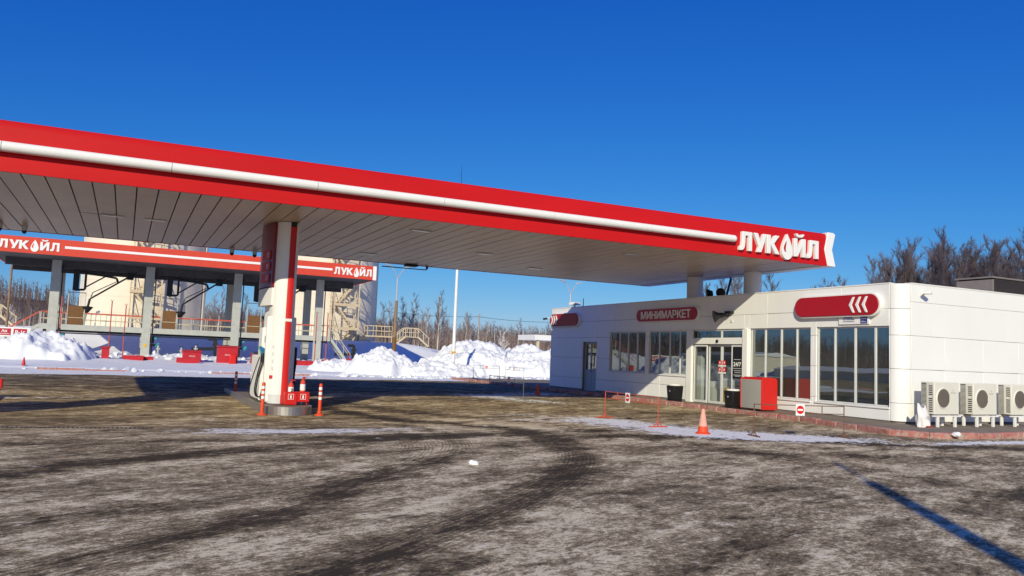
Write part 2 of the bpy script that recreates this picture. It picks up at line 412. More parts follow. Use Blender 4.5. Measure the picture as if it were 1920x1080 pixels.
    l.new(grain, sc.inputs[0]); sc.inputs[6].default_value = (0.82, 0.80, 0.77, 1); sc.inputs[7].default_value = (0.95, 0.94, 0.92, 1)
    l.new(sc.outputs[2], mx.inputs[7])
    l.new(mx.outputs[2], b.inputs['Base Color'])
    rr = n.new('ShaderNodeMapRange'); rr.inputs[1].default_value = 0.1; rr.inputs[2].default_value = 0.5
    rr.inputs[3].default_value = 0.75; rr.inputs[4].default_value = 0.85
    l.new(t, rr.inputs[0]); l.new(rr.outputs[0], b.inputs['Roughness'])
    b.inputs['Specular IOR Level'].default_value = 0.08
    h = mth('ADD', mth('MULTIPLY', grain, 0.6), mth('MULTIPLY', fine, 0.35))
    h = mth('ADD', h, mth('MULTIPLY', mid, 0.9)); h = mth('ADD', h, mth('MULTIPLY', clump, 0.8))
    bp = n.new('ShaderNodeBump'); bp.inputs['Strength'].default_value = 0.55; bp.inputs['Distance'].default_value = 0.035
    l.new(h, bp.inputs['Height']); l.new(bp.outputs[0], b.inputs['Normal'])
    return m

def seg_dist(X, Y, pts):
    best = np.full(X.shape, 1e9)
    for (ax, ay), (bx, by) in zip(pts, pts[1:]):
        dx, dy = bx - ax, by - ay; L = dx * dx + dy * dy
        t = np.clip(((X - ax) * dx + (Y - ay) * dy) / L, 0, 1)
        best = np.minimum(best, np.hypot(X - ax - t * dx, Y - ay - t * dy))
    return best
def smooth_line(pts, k=3):
    p = np.array(pts, float)
    for _ in range(k):
        q = [p[0]]
        for a, b in zip(p, p[1:]): q += [a * .75 + b * .25, a * .25 + b * .75]
        p = np.array(q + [p[-1]])
    return [tuple(a) for a in p]

xs = np.concatenate([np.arange(-160, -8, 6), np.arange(-8, 30, 0.1), np.arange(30, 130, 5)])
ys = np.concatenate([np.arange(-90, 4, 4), np.arange(4, 24, 0.085), np.arange(24, 49.2, 0.14), np.arange(50, 108, 2.5)])
yard, GX, GY = grid_mesh('yard_asphalt', xs, ys, yard_z, yard_material())
tag(yard, kind='structure')
track_shade = np.zeros(GX.shape); ice = np.zeros(GX.shape); snow = np.zeros(GX.shape); grit = np.zeros(GX.shape)
TR = [([(0.3, 4.6), (1.54, 5.89), (3.3, 7.4), (5.0, 9.0), (6.4, 10.7), (7.45, 12.6), (8.0, 14.9), (7.5, 17.5), (5.9, 21), (5.5, 28)], 0.36, 0.34),
      ([(-1.2, 5.6), (0.4, 7.2), (2.2, 8.9), (4.0, 10.8), (5.3, 12.7), (6.0, 15.2), (5.6, 18.4)], 0.24, 0.16),
      ([(-6, 8.6), (-1.1, 11.2), (1.5, 13.0), (3.6, 14.0), (6.6, 15.0), (11, 14.4), (15, 12.4), (22, 9.5)], 0.34, 0.30),
      ([(-6, 6.9), (0.4, 8.5), (2.5, 9.9), (5, 12.2), (8, 14.3), (11, 14.9), (16, 12.3)], 0.26, 0.17),
      ([(1.8, 8.8), (4, 11.6), (5, 14), (5, 17)], 0.20, 0.14),
      ([(-4, 14.2), (0, 14.5), (4, 14.6), (9, 15.6), (13, 16.6)], 0.30, 0.20),
      ([(5.5, 33), (7.2, 24), (9.2, 18), (10.8, 12), (11, 4)], 0.45, 0.15),
      ([(12.5, 10.8), (15, 9.5), (20, 8.7)], 0.5, 0.16),
      ([(9.2, 6.2), (11, 7.2), (14, 6.8)], 0.3, 0.18)]
jit = (fbm(GX * .8, GY * .8, 3) - .5) * 0.8
for pts, wd, am in TR:
    d = seg_dist(GX + jit * .7, GY + jit * .7, smooth_line(pts))
    track_shade += am * np.exp(-(d / wd) ** 2) * (0.6 + 0.9 * fbm(GX * .9 + 3, GY * .9 + am * 50, 2))
    ice += 0.09 * np.exp(-((d - wd * 2.1) / (wd * .7)) ** 2)
    # tread lines inside the rut
    tread = np.cos(d * 2 * math.pi / 0.17)
    track_shade += 0.06 * np.exp(-(d / (wd * 1.6)) ** 2) * tread
td = np.full(GX.shape, 9.0); slab = np.zeros(GX.shape)
for pts, wd, am in TR[:7]: td = np.minimum(td, seg_dist(GX, GY, smooth_line(pts, 4)))
def blob(x, y, rx, ry, rot, am, arr):
    a, b = math.cos(rot), math.sin(rot); u = (GX - x) * a + (GY - y) * b; v = -(GX - x) * b + (GY - y) * a
    arr += am * np.exp(-((u / rx) ** 2 + (v / ry) ** 2))
# clean white patches by the market, the posts and in the canopy's shade
for x, y, rx, ry, ro, am in [(11.7, 16.8, 2.3, 1.15, -1.0, .80), (12.6, 14.7, 1.7, 1.05, -.7, .85), (14.0, 13.85, 2.4, .85, -.35, 1.05), (12.0, 18.4, 1.2, .8, -1, .5),
                             (3.4, 16.1, 2.1, .62, .05, .95), (1.9, 16.8, 1.0, .4, 0, .6), (6, 16.9, 2.2, .25, .1, .35), (13.6, 27.0, 2.6, .9, -1.2, .75), (13.4, 29.8, 1.8, 1.2, 0, .6),
                             (16.5, 31.5, 2.6, 1.8, .5, .62), (18.6, 12.3, 2.4, .35, 0, .9), (23, 12.2, 3, .5, 0, .9), (15.2, 11.6, .6, .1, -.4, .8), (10.5, 20.5, 2.4, .7, -1, .38),
                             (9.2, 19.0, 1.8, .5, -.6, .36), (7.6, 26, 3, .15, .3, .5), (-2.4, 27.4, 2.5, .4, .4, .5), (-3.2, 40, 1.5, .6, 0, .45), (2.0, 20.5, .5, 1.6, .1, .42), (16.2, 24, .5, .3, .2, .6)]:
    blob(x, y, rx, ry, ro, am, snow)
for x, y, rx, ry, ro, am in [(8.5, 20, 4.5, 2.2, -.5, .16), (11, 17.5, 3, 2.5, -.9, .16), (2.6, 7.2, 2.2, .5, .6, .12), (9.5, 9.5, 3, 2, .2, .08), (13, 9, 3, 1.2, 0, .06),
                             (3.5, 11.5, 1.4, .5, .5, .15), (5.5, 16, 4, 1.0, .1, .12), (2.0, 4.8, 3, 1.2, .3, .10)]:
    blob(x, y, rx, ry, ro, am, ice)
for x, y, rx, ry, ro, am in [(1.8, 16.9, 2.6, .9, 0, .10), (6.8, 22, 2, 3.0, .2, .18), (16.2, 19, 1.4, 3, 0, .10), (13.5, 22, 3, 5, 0, .06), (5.4, 20.8, 1.4, .8, 0, .2), (5.6, 15.0, 2.4, .3, .1, .26),
                             (11.7, 11.2, 2.2, .35, -.3, .22), (8, 8, .7, .35, .4, .24), (9.2, 12.5, 1.1, .3, .3, .2), (-2, 20, 6, 3, 0, .08), (17.5, 11.5, 3, .5, -.2, .2)]:
    blob(x, y, rx, ry, ro, am, track_shade)
blob(2.6, 18.6, 3.2, 1.8, 0, 1.2, slab); blob(5.5, 18.5, 2.2, 1.5, 0, 1.0, slab)
# canopy's shadow painted into the lane beyond the island as darker ground
track_shade += 0.22 * sstep(29.5, 31.5, GY) * (1 - sstep(41, 44, GY - .12 * GX))
grit += 0.9 * sstep(15, 18, GY) * (1 - sstep(12, 16, GX) * .4)
edge = 41.9 + 0.17 * GX + 58 * sstep(-13, -22, GX) + (fbm(GX * .5, GY * .5, 3) - .5) * 2.0
snow += 1.3 * sstep(-0.5, 0.9, GY - edge)
snow += 1.2 * sstep(24, 40, GX) * sstep(20, 40, GY)
for nm, arr in (('track_shade', track_shade), ('ice', ice), ('snow', snow), ('grit', np.clip(grit, 0, 1)), ('td', td), ('slab', np.clip(slab, 0, 1))):
    a = yard.data.attributes.new(nm, 'FLOAT', 'POINT'); a.data.foreach_set('value', arr.ravel().astype(np.float32))

def snow_h(x, y):
    z = np.full(x.shape, -0.35)
    sh = 52 * sstep(-14, -24, x)
    far = sstep(48.6 + sh, 50.0 + sh, y)
    base = 0.10 + 0.35 * sstep(52 + sh, 64 + sh, y) + (fbm(x * .35, y * .35, 4) - .5) * .22 + (fbm(x * 1.6, y * 1.6, 3) - .5) * .16 * sstep(58, 62, y) * (1 - sstep(68, 72, y))
    inx = sstep(-60, -30, x) * (1 - sstep(26, 38, x))
    berm = 2.2 * inx * sstep(77.0, 86, y + (fbm(x * .12, y * .12, 2) - .5) * 2) + 0.9 * (1 - inx) * sstep(70, 90, y)
    berm = berm * (1 - 0.35 * sstep(90, 106, y))
    # ploughed rubble along the foot of the rack
    rub = 0.75 * np.exp(-((y - 64.6) / 1.3) ** 2) * np.clip(fbm(x * .9, y * .9, 4) - .36, 0, 1) * 2.2 * sstep(-14, -8, x) * (1 - sstep(15.5, 19, x))
    z = z + far * (0.35 + base + berm + rub)
    r = np.hypot(x, y)
    z = np.where((r > 140), z * 1.0 + sstep(140, 300, r) * 1.0 * (y > 48), z)
    side = sstep(70, 100, np.abs(x - 5)) * (1 - far)
    return z + side * 0.42 + sstep(-40, -70, y) * 0 + (1 - far) * sstep(40, 75, -y) * 0.5
xs2 = np.concatenate([-np.geomspace(1500, 46, 26), np.arange(-45, 60, 0.4), np.geomspace(61, 1500, 26)])
ys2 = np.concatenate([-np.geomspace(1500, 30, 22), np.arange(-28, 44, 6), np.arange(45, 104, 0.4), np.geomspace(105, 1800, 28)])
sf, _, _ = grid_mesh('snow_field', xs2, ys2, snow_h, M['snow'])
tag(sf, kind='structure')
def zs(x, y): return float(snow_h(np.array([float(x)]), np.array([float(y)]))[0])

# wooded hills on the skyline
def hill_h(az):
    # height of the ridge seen at each bearing, at 460 m
    pts_a = [-180, -75, -40, -12, -7, -3, 2, 8, 14, 20, 28, 40, 60, 90, 180]
    pts_h = [6, 10, 16, 24, 26, 25, 19, 18, 17, 16, 15, 20, 18, 8, 6]
    return np.interp(az, pts_a, pts_h)
az = np.radians(np.arange(-110, 101, 1.5)); rr = np.array([210, 240, 280, 330, 390, 460, 540, 700])
prof = np.array([-1.5, 0.08, .28, .52, .8, 1.0, 1.0, .5])
A, Rr = np.meshgrid(az, rr); PF = prof[:, None] * np.ones_like(A)
HX, HY = Rr * np.sin(A), Rr * np.cos(A)
HZ = np.where(PF < 0, -2.0, PF * (hill_h(np.degrees(A)) - 7) * (0.85 + 0.3 * vnoise(HX * .012 + 50, HY * .012 + 50))) + 1.5
iN = np.arange(A.size).reshape(A.shape)
hf = np.stack([iN[:-1, :-1], iN[1:, :-1], iN[1:, 1:], iN[:-1, 1:]], -1).reshape(-1, 4)
hills = raw_mesh('hills', np.stack([HX, HY, HZ], -1).reshape(-1, 3), hf[:, ::-1], M['hill'], smooth=True)
tag(hills, kind='structure')

# far wood: one mass of many slim bare trees standing on the hills and the plain in front
def sliver_wood(name, n, fr, m, seed, hts, ns):
    rs = np.random.RandomState(seed); V = []; F = []
    a = np.radians(rs.uniform(-85, 78, n)); d = fr(rs, n)
    x, y = d * np.sin(a), d * np.cos(a)
    hz = np.interp(d, rr, prof); zz = np.where(hz < 0, 0.8, np.maximum(hz, 0) * (hill_h(np.degrees(a)) - 7) * (0.85 + 0.3 * vnoise(x * .012 + 50, y * .012 + 50)) + 1.2)
    zz = np.where(d < 215, 1.3, zz)
    ht = rs.uniform(hts[0], hts[1], n)
    for i in range(n):
        h = ht[i]; w = 0.05 + 0.0003 * d[i]
        ux, uy = math.cos(a[i]), -math.sin(a[i])
        k0 = len(V)
        V += [(x[i] - ux * w, y[i] - uy * w, zz[i] - .5), (x[i] + ux * w, y[i] + uy * w, zz[i] - .5), (x[i], y[i], zz[i] + h)]
        F.append((k0, k0 + 1, k0 + 2))
        for j in range(ns):
            t = rs.uniform(.22, .92); l = h * rs.uniform(.12, .30) * (1.15 - t * .6); s = rs.uniform(-1, 1); q = rs.uniform(-1, 1)
            bz = zz[i] + h * t; tw = w * rs.uniform(.5, .9)
            ex, ey = x[i] + ux * s * l * .75 + uy * q * l * .6, y[i] + uy * s * l * .75 - ux * q * l * .6
            k = len(V)
            V += [(x[i], y[i], bz - tw), (x[i] + ux * tw * .3, y[i] + uy * tw * .3, bz + tw), (ex, ey, bz + l * rs.uniform(.55, 1.1))]
            F.append((k, k + 1, k + 2))
    o = raw_mesh(name, V, F, m)
    return tag(o, kind='stuff')
tag(sliver_wood('far_wood', 9500, lambda r, n: 225 + 320 * r.uniform(0, 1, n) ** 1.2, M['forest'], 5, (6, 10.5), 14), 'dark bare wood covering the low hills along the skyline', 'wood')
tag(sliver_wood('birch_scrub', 4600, lambda r, n: r.uniform(140, 222, n), M['scrub'], 9, (2.8, 6.0), 16), 'pale leafless scrub and saplings in front of the dark wood', 'scrub')

# ------------------------------------------------------------------ lettering outlines
GL = {
 'Л': [(0, 0), (0, .21), (.10, .22), (.17, .30), (.20, .5), (.22, 1), (1, 1), (1, 0), (.72, 0), (.72, .79), (.47, .79), (.455, .42), (.41, .17), (.31, .04), (.2, 0)],
 'У': [(0, 1), (.31, 1), (.55, .53), (.72, 1), (1.02, 1), (.58, 0), (.27, 0), (.39, .29)],
 'К': [(0, 0), (0, 1), (.29, 1), (.29, .64), (.62, 1), (.98, 1), (.56, .55), (1.02, 0), (.66, 0), (.29, .46), (.29, 0)],
 'И': [(0, 0), (0, 1), (.28, 1), (.28, .42), (.70, 1), (1, 1), (1, 0), (.72, 0), (.72, .58), (.30, 0)],
}
def drop_poly(n=28):
    p = []
    for i in range(n):
        t = 2 * math.pi * i / n
        s = math.sin(t / 2)
        p.append((0.5 + 0.52 * math.sin(t) * s ** 1.15, 0.47 + 0.70 * math.cos(t)))
    return p
def brand_letters(parent, org, ux, uy, cap, adv, depth, m, mred, nm):
    """six raised characters; the fifth stroke is a drop standing for a letter"""
    org, ux, uy = Vector(org), Vector(ux), Vector(uy)
    x = 0
    for ch in 'ЛУК*ЙЛ':
        o = org + ux * x
        if ch == '*':
            p = [(a * adv * .98 + adv * .0, b * cap) for a, b in drop_poly()]
            d = MB().prism(p, o, ux, uy, depth).build('drop_emblem', m, parent, bevel=.012 if depth > .05 else 0)
            sl_ = [(.27, .22), (.22, .33), (.22, .46), (.30, .62), (.40, .80), (.40, .62), (.36, .45), (.35, .30), (.38, .17)]
            MB().prism([(a * adv, b * cap) for a, b in sl_], o + ux.cross(uy) * (depth + .001), ux, uy, .006).build('drop_slot', mred, d)
            x += adv * 1.0
            continue
        g = GL['И' if ch == 'Й' else ch]; wd = adv * (.92 if ch in 'УК' else .86)
        e = MB().prism([(a * wd, b * cap) for a, b in g], o, ux, uy, depth)
        if ch == 'Й':
            br = [(.12, 1.26), (.30, 1.26), (.38, 1.20), (.62, 1.20), (.70, 1.26), (.88, 1.26), (.80, 1.13), (.66, 1.06), (.34, 1.06), (.20, 1.13)]
            e.prism([(a * wd, b * cap) for a, b in br], o, ux, uy, depth)
        e.build('letter', m, parent, bevel=.012 if depth > .05 else 0)
        x += adv * (.98 if ch != 'У' else .93)

# ------------------------------------------------------------------ main canopy
YF, YB, XL, XR, ZB, ZT = 20.0, 31.0, -6.0, 21.75, 5.13, 6.29
can = empty('station_canopy', 'long red filling station canopy with white stripe tube and grey plank soffit', 'canopy', (8, 25.5, 0))
prof = [(YF, ZB), (YF, ZT - .22), (YF + .025, ZT - .12), (YF + .09, ZT - .03), (YF + .2, ZT), (YF + .5, ZT), (YF + .5, ZB + .06), (YF + .06, ZB + .06), (YF + .06, ZB)]
MB().prism(prof, (XL, 0, 0), (0, 1, 0), (0, 0, 1), XR - .14 - XL).build('front_fascia', M['red'], can)
MB().prism([(YF + YB - a, b) for a, b in prof], (XL, 0, 0), (0, 1, 0), (0, 0, 1), XR - .14 - XL).build('rear_fascia', M['red'], can)
MB().box(XL - .1, XL, YF, YB, ZB, ZT).build('end_fascia', M['red'], can)
# swallow-tailed white end
zm = (ZB + ZT) / 2
MB().prism([(XR - .14, ZB), (XR + .24, ZB - .01), (XR + .07, zm), (XR + .22, ZT - .04), (XR + .12, ZT + .015), (XR - .14, ZT + .015), (XR - .29, zm)],
           (0, YB + .03, 0), (1, 0, 0), (0, 0, 1), YB - YF + .06).build('end_trim', M['white_tube'], can, bevel=.02)
MB().box(XL, XR - .3, YF + .5, YB - .5, ZT - .25, ZT - .15).build('roof_deck', M['snow_dirty'], can)
# soffit planks with open joints
sp = MB(); x = XL + .02
while x < XR - .36:
    x2 = min(x + .462, XR - .34)
    for a, b in ((YF + .064, 25.15), (25.165, YB - .07)):
        dz = rnd.uniform(-.003, .003)
        sp.box(x, x2 - .03, a, b, ZB + .012 + dz, ZB + .04)
    x += .462
sp.build('soffit', M['soffit'], can, smooth=False)
MB().box(XL, XR - .3, YF + .07, YB - .07, ZB + .07, ZB + .09).build('soffit_backing', M['dark'], can)
# stripe tube in lengths
xx = XL
while xx < 17.3:
    x2 = min(xx + 3.35, 17.36)
    t = MB().cyl((xx + .006, YF - .13, 5.645), (x2 - .006, YF - .13, 5.645), .114, n=20)
    if x2 >= 17.3: t.lathe([(.001, -.113), (.06, -.097), (.10, -.055), (.1135, 0), (.10, .055), (.06, .097), (.001, .113)], (x2 - .01, YF - .13, 5.645), 16)
    for q in (xx + .4, x2 - .4): t.cyl((q, YF - .03, 5.645), (q, YF + .01, 5.645), .04, n=8)
    t.build('stripe_tube', M['white_tube'], can)
    xx = x2
brand_letters(can, (17.62, YF - .002, 5.31), (1, 0, 0), (0, 0, 1), .62, .605, .12, M['white_tube'], M['red_sign'], 'a')
for lx, ly, nar in [(-.55, 25.15, 1), (.56, 25.15, 1), (7.5, 21.9, 0), (7.8, 28.4, 0), (11.1, 25.4, 0), (14.9, 22.0, 0), (14.5, 28.2, 0)]:
    f = MB().box(lx - .3, lx + .3, ly - .1, ly + .1, ZB - .012, ZB + .011).build('soffit_light', M['galv'], can)
    MB().box(lx - .26, lx + .26, ly - .065, ly + .065, ZB - .018, ZB - .013).build('lens', M['lens'], f)
# stained plank and the cable tray under the rear edge
MB().box(9.1, 11.0, YB + .1, YB + .16, 5.0, 5.035).box(10.95, 10.99, YB - .1, YB + .1, 5.036, 5.14).build('cable_tray', M['dark_metal'], can)
MB().box(9.95, 10.45, YB - .45, YB - .05, 5.06, 5.13).build('junction_box', M['dark_metal'], can, bevel=.02)
for cx, cy in ((21.05, 26.4), (21.35, 23.35)):
    MB().cyl((cx, cy, .2), (cx, cy, ZB + .011), .33, n=28).build('column', M['white_sheet'], can)

# ------------------------------------------------------------------ dome cameras hanging from the rear edge
def dome(x, y, z, label, nm='dome_camera'):
    e = empty(nm, label, 'security camera', (x, y, z), 'cameras under the canopy')
    MB().cyl((x, y, z), (x, y, z + .16), .075, .09, 14).build('housing', M['galv'], e)
    MB().lathe([(.001, -.10), (.045, -.085), (.07, -.04), (.075, 0)], (x, y, z), 14).build('dome', M['black'], e)
dome(-3.1, 29.4, 4.97, 'dark dome camera under the canopy soffit above the far red sign lettering')
dome(-3.75, 29.2, 4.97, 'leftmost dome camera under the soffit, cut by the photo edge')
dome(3.3, 30.6, 4.97, 'dome camera under the soffit just left of the price pillar')
dome(4.1, 30.6, 4.97, 'dome camera hanging against the left edge of the price pillar')

# ------------------------------------------------------------------ pump islands
IZ = .05
def island(dx, dy, label, y1=31.2):
    xl, xr, yc = 3.46 + dx, 4.72 + dx, 22.35 + dy
    e = empty('pump_island', label, 'pump island', ((xl + xr) / 2, yc + 3, -.17), 'pump islands under the canopy')
    pts = [(xl, y1 + dy)]; n = 22; cx = (xl + xr) / 2
    for i in range(n + 1):
        t = math.pi * (1 + i / n); pts.append((cx + (xr - xl) / 2 * math.cos(t), yc + .78 * math.sin(t)))
    pts.append((xr, y1 + dy))
    MB().prism(pts, (0, 0, -.3), (1, 0, 0), (0, 1, 0), IZ + .3 - .02).build('core', M['pavement'], e)
    k = MB()
    def off(p, d):
        c = Vector((cx, max(p[1], yc))); v = Vector(p) - c; return (c + v * (1 + d / max(v.length, .01)))[:]
    for a, b in zip(pts, pts[1:]):
        a2, b2 = off(a, .025), off(b, .025)
        k.add([(a[0], a[1], -.3), (b[0], b[1], -.3), (b2[0], b2[1], -.3), (a2[0], a2[1], -.3), (a[0], a[1], IZ), (b[0], b[1], IZ), (b2[0], b2[1], IZ), (a2[0], a2[1], IZ)],
              [(3, 2, 6, 7), (0, 4, 5, 1), (4, 7, 6, 5)])
    k.build('metal_edge', M['steel'], e)
    return e
island(0, 0, 'low pump island with rounded brushed metal front under the price pillar')

def pump(dx, dy, label):
    X = lambda v: v + dx
    Y = lambda v: v + dy
    e = empty('fuel_dispenser', label, 'fuel dispenser', (X(4), Y(24), IZ), 'fuel dispensers')
    def poly(pts): return [(X(a), Y(b)) for a, b in pts]
    # front cladding: rounded white shell, red strip, shaded return
    sh = poly([(3.66, 23.55), (3.665, 23.2), (3.70, 23.02), (3.78, 22.92), (3.90, 22.875), (4.0, 22.86), (4.0, 23.55)])
    MB().prism(sh, (0, 0, IZ + .24), (1, 0, 0), (0, 1, 0), ZB - IZ - .24).build('front_cladding', M['white_sheet'], e)
    kp = poly([(3.67, 23.55), (3.672, 23.2), (3.71, 23.03), (3.79, 22.93), (3.90, 22.885), (3.995, 22.87), (3.995, 23.55)])
    MB().prism(kp, (0, 0, IZ), (1, 0, 0), (0, 1, 0), .24).build('kick_plate', M['alu'], e)
    st = poly([(4.004, 22.84), (4.04, 22.825), (4.13, 22.825), (4.168, 22.84), (4.168, 23.5), (4.004, 23.5)])
    MB().prism(st, (0, 0, IZ), (1, 0, 0), (0, 1, 0), 2.28).prism(st, (0, 0, IZ + 2.36), (1, 0, 0), (0, 1, 0), ZB - IZ - 2.36 - .13).build('red_strip', M['red_bright'], e)
    MB().prism(poly([(4.0, 22.82), (4.172, 22.82), (4.172, 23.0), (4.0, 23.0)]), (0, 0, IZ + 2.281), (1, 0, 0), (0, 1, 0), .078).build('strip_clamp', M['white_sheet'], e)
    MB().box(X(4.01), X(4.16), Y(22.85), Y(23.3), ZB - .129, ZB).build('strip_cap', M['dark_metal'], e)
    rt = poly([(4.172, 22.86), (4.24, 22.93), (4.275, 23.05), (4.29, 23.3), (4.29, 23.55), (4.172, 23.55)])
    MB().prism(rt, (0, 0, IZ), (1, 0, 0), (0, 1, 0), ZB - IZ).build('side_cladding', M['white_sheet'], e)
    MB().box(X(3.70), X(4.28), Y(23.56), Y(24.7), IZ, ZB).build('column', M['white_sheet'], e, bevel=.06)
    # curved price panel on the left of the column
    n = 10
    def curve(z0, z1, r, name, m, a0=0.0, a1=1.0, th=.05):
        vs = []
        for i in range(n + 1):
            t = a0 + (a1 - a0) * i / n
            yy = 23.12 + 1.55 * t; xo = 3.66 - .16 * math.sin(math.pi * min(1, t * .62 + .04)) - r
            vs.append((xo, yy))
        b = MB().prism(poly(vs + [(3.69, 23.12 + 1.55 * a1), (3.69, 23.12 + 1.55 * a0)]), (0, 0, z0), (1, 0, 0), (0, 1, 0), z1 - z0)
        return b.build(name, m, e), vs
    pp, vs = curve(3.30, ZB - .02, .03, 'price_panel', M['red_deep'])
    curve(3.27, 3.30, .035, 'panel_shadow_strip', M['dark'])  # solid dark strip painted as the shadow line above the skirt
    curve(2.78, 3.27, .02, 'panel_skirt', M['white_sheet'])
    for i, tx in enumerate(('92', '95', 'ДТ')):
        z = 4.22 - i * .33
        (xa, ya), (xb, yb) = vs[6], vs[1]
        p = Vector((X(xa) - .012, Y(ya), z)); d = Vector((xb - xa, yb - ya, 0)).normalized()
        pl = [(.0, -.14), (.66, -.14), (.74, -.10), (.78, 0), (.74, .10), (.66, .14), (.0, .14)]
        q = MB().prism(pl, p, d, (0, 0, 1), .012).build('price_plate', M['red_paint'], pp)
        text_part('price_digits', tx, p + d * .42 + Vector((-.0, 0, -.075)) + d.cross(Vector((0, 0, 1))) * .013, d, (0, 0, 1), .15, M['galv'], pp, width=.2, bold=.02)
        MB().prism([(.05, -.155), (.5, -.155), (.5, -.145), (.05, -.145)], p, d, (0, 0, 1), .013).build('price_rule', M['galv'], pp)
    # dispenser bodies behind the pillar
    MB().box(X(3.56), X(4.36), Y(23.10), Y(23.30), IZ + .02, 2.47).build('front_plate', M['white_sheet'], e, bevel=.05)
    MB().box(X(3.66), X(4.32), Y(23.30), Y(23.78), IZ + .02, 2.05).build('hose_cabinet', M['ac_white'], e, bevel=.02)
    bd = MB().box(X(3.55), X(4.36), Y(23.78), Y(24.42), IZ + .02, 2.16).build('pump_body', M['white_sheet'], e, bevel=.04)
    MB().box(X(3.57), X(4.34), Y(24.46), Y(25.75), IZ + .02, 1.36).build('hydraulic_cabinet', M['white_sheet'], e, bevel=.05)
    MB().box(X(3.60), X(4.3), Y(24.5), Y(25.72), 1.361, 1.44).build('cabinet_top', M['dark_metal'], e, bevel=.02)
    MB().box(X(3.6), X(3.655), Y(23.42), Y(23.70), 1.72, 1.92).build('display', M['galv'], e, bevel=.01)
    for y, m_ in ((23.38, 'bluecap'), (23.66, 'greencap')):
        nz = MB().cyl((X(3.58), Y(y), 1.50), (X(3.45), Y(y), 1.60), .045, .03, 10).cyl((X(3.47), Y(y), 1.58), (X(3.55), Y(y), 1.34), .028, .022, 8).build('nozzle', M[m_], e)
        MB().box(X(3.52), X(3.62), Y(y - .05), Y(y + .05), 1.16, 1.42).build('nozzle_boot', M['black'], e, bevel=.01)
        pts = [(3.54, y, 1.18), (3.49, y + .03, .95), (3.44, y + .10, .6), (3.43, y + .18, .33), (3.50, y + .26, .17), (3.60, y + .34, .2), (3.66, y + .36, .5)]
        MB().tube([(X(a), Y(b), c) for a, b, c in smooth_line3(pts)], .019, 8).build('hose', M['rubber'], nz)
    pts = [(3.5, 23.72, 1.3), (3.42, 23.95, .9), (3.35, 24.15, .5), (3.34, 24.28, .25), (3.42, 24.2, .12), (3.56, 23.95, .10), (3.62, 23.7, .16)]
    MB().tube([(X(a), Y(b), c) for a, b, c in smooth_line3(pts)], .014, 8).build('thin_hose', M['rubber'], e)
    for y in (23.4, 23.56):
        pts = [(4.44, y, 1.6), (4.47, y, 1.2), (4.44, y + .06, .7), (4.50, y + .1, .32), (4.44, y + .2, .18), (4.36, y + .25, .4)]
        MB().tube([(X(a), Y(b), c) for a, b, c in smooth_line3(pts)], .02, 8).box(X(4.37), X(4.47), Y(y - .05), Y(y + .05), 1.2, 1.62).build('rear_hose', M['rubber'], e)
    # little marks on the white shell
    for i in range(4):
        z = 1.62 - i * .2
        MB().prism([(.05 * math.cos(t * math.pi / 8) * .55, .05 * math.sin(t * math.pi / 8)) for t in range(16)], (X(3.735), Y(22.948), z), (.84, -.54, 0), (0, 0, 1), .004).build('pump_mark', M['alu'], e)
    MB().prism([(-.05, -.045), (.05, -.045), (.05, .045), (-.05, .045)], (X(3.72), Y(22.965), .78), (.84, -.54, 0), (0, 0, 1), .004).build('notice_sticker', M['red_paint'], e)
    return e
def smooth_line3(pts, k=2):
    p = [Vector(a) for a in pts]
    for _ in range(k):
        q = [p[0]]
        for a, b in zip(p, p[1:]): q += [a * .75 + b * .25, a * .25 + b * .75]
        p = q + [p[-1]]
    return [tuple(a) for a in p]
pu = pump(0, 0, 'tall white fuel dispenser pillar with red strip, dark red price panel and black hoses')
# the neighbouring island stands just outside the photo; its shadow crosses the lane at the left
island(-7.95, -2.6, 'low pump island mostly outside the left edge of the photo', 29.6)
copy_tree(pu, pu.location + Vector((-7.95, -2.6, 0)), 'white fuel dispenser outside the left edge that throws a shadow across the lane')

# fire box with two extinguishers
def fire_box(dx, dy, label):
    e = empty('fire_box', label, 'fire box', (4.4 + dx, 22.62 + dy, IZ), 'red fire boxes')
    y0, y1 = 22.5 + dy, 22.76 + dy
    b = MB().box(4.05 + dx, 4.38 + dx, y0, y1, IZ - .002, .40).build('tall_bin', M['red_bright'], e, bevel=.008)
    c = MB().box(4.383 + dx, 4.72 + dx, y0 + .02, y1, .13, .40).build('raised_bin', M['red_bright'], e, bevel=.008)
    MB().box(4.64 + dx, 4.67 + dx, y0 + .04, y0 + .07, IZ, .13).box(4.64 + dx, 4.67 + dx, y1 - .06, y1 - .03, IZ, .13).build('leg', M['red_paint'], e)
    for (cx, yy, par) in ((4.215 + dx, y0, b), (4.55 + dx, y0 + .02, c)):
        s = .075; z = .27
        MB().box(cx - s, cx + s, yy - .004, yy, z + s - .01, z + s).box(cx - s, cx + s, yy - .004, yy, z - s, z - s + .01).box(cx - s, cx - s + .01, yy - .004, yy, z - s + .01, z + s - .01).box(cx + s - .01, cx + s, yy - .004, yy, z - s + .01, z + s - .01).build('sign_frame', M['band'], par)
        MB().prism([(-.022, -.05), (.022, -.05), (.022, .02), (.012, .035), (.012, .05), (-.012, .05), (-.012, .035), (-.022, .02)], (cx, yy, z), (1, 0, 0), (0, 0, 1), .005).build('extinguisher_symbol', M['band'], par)
    return e
fire_box(0, 0, 'red two-part fire box with white extinguisher symbols at the pillar foot')
b2 = fire_box(-7.76, 4.4, 'red fire box cut off by the left edge of the photo')
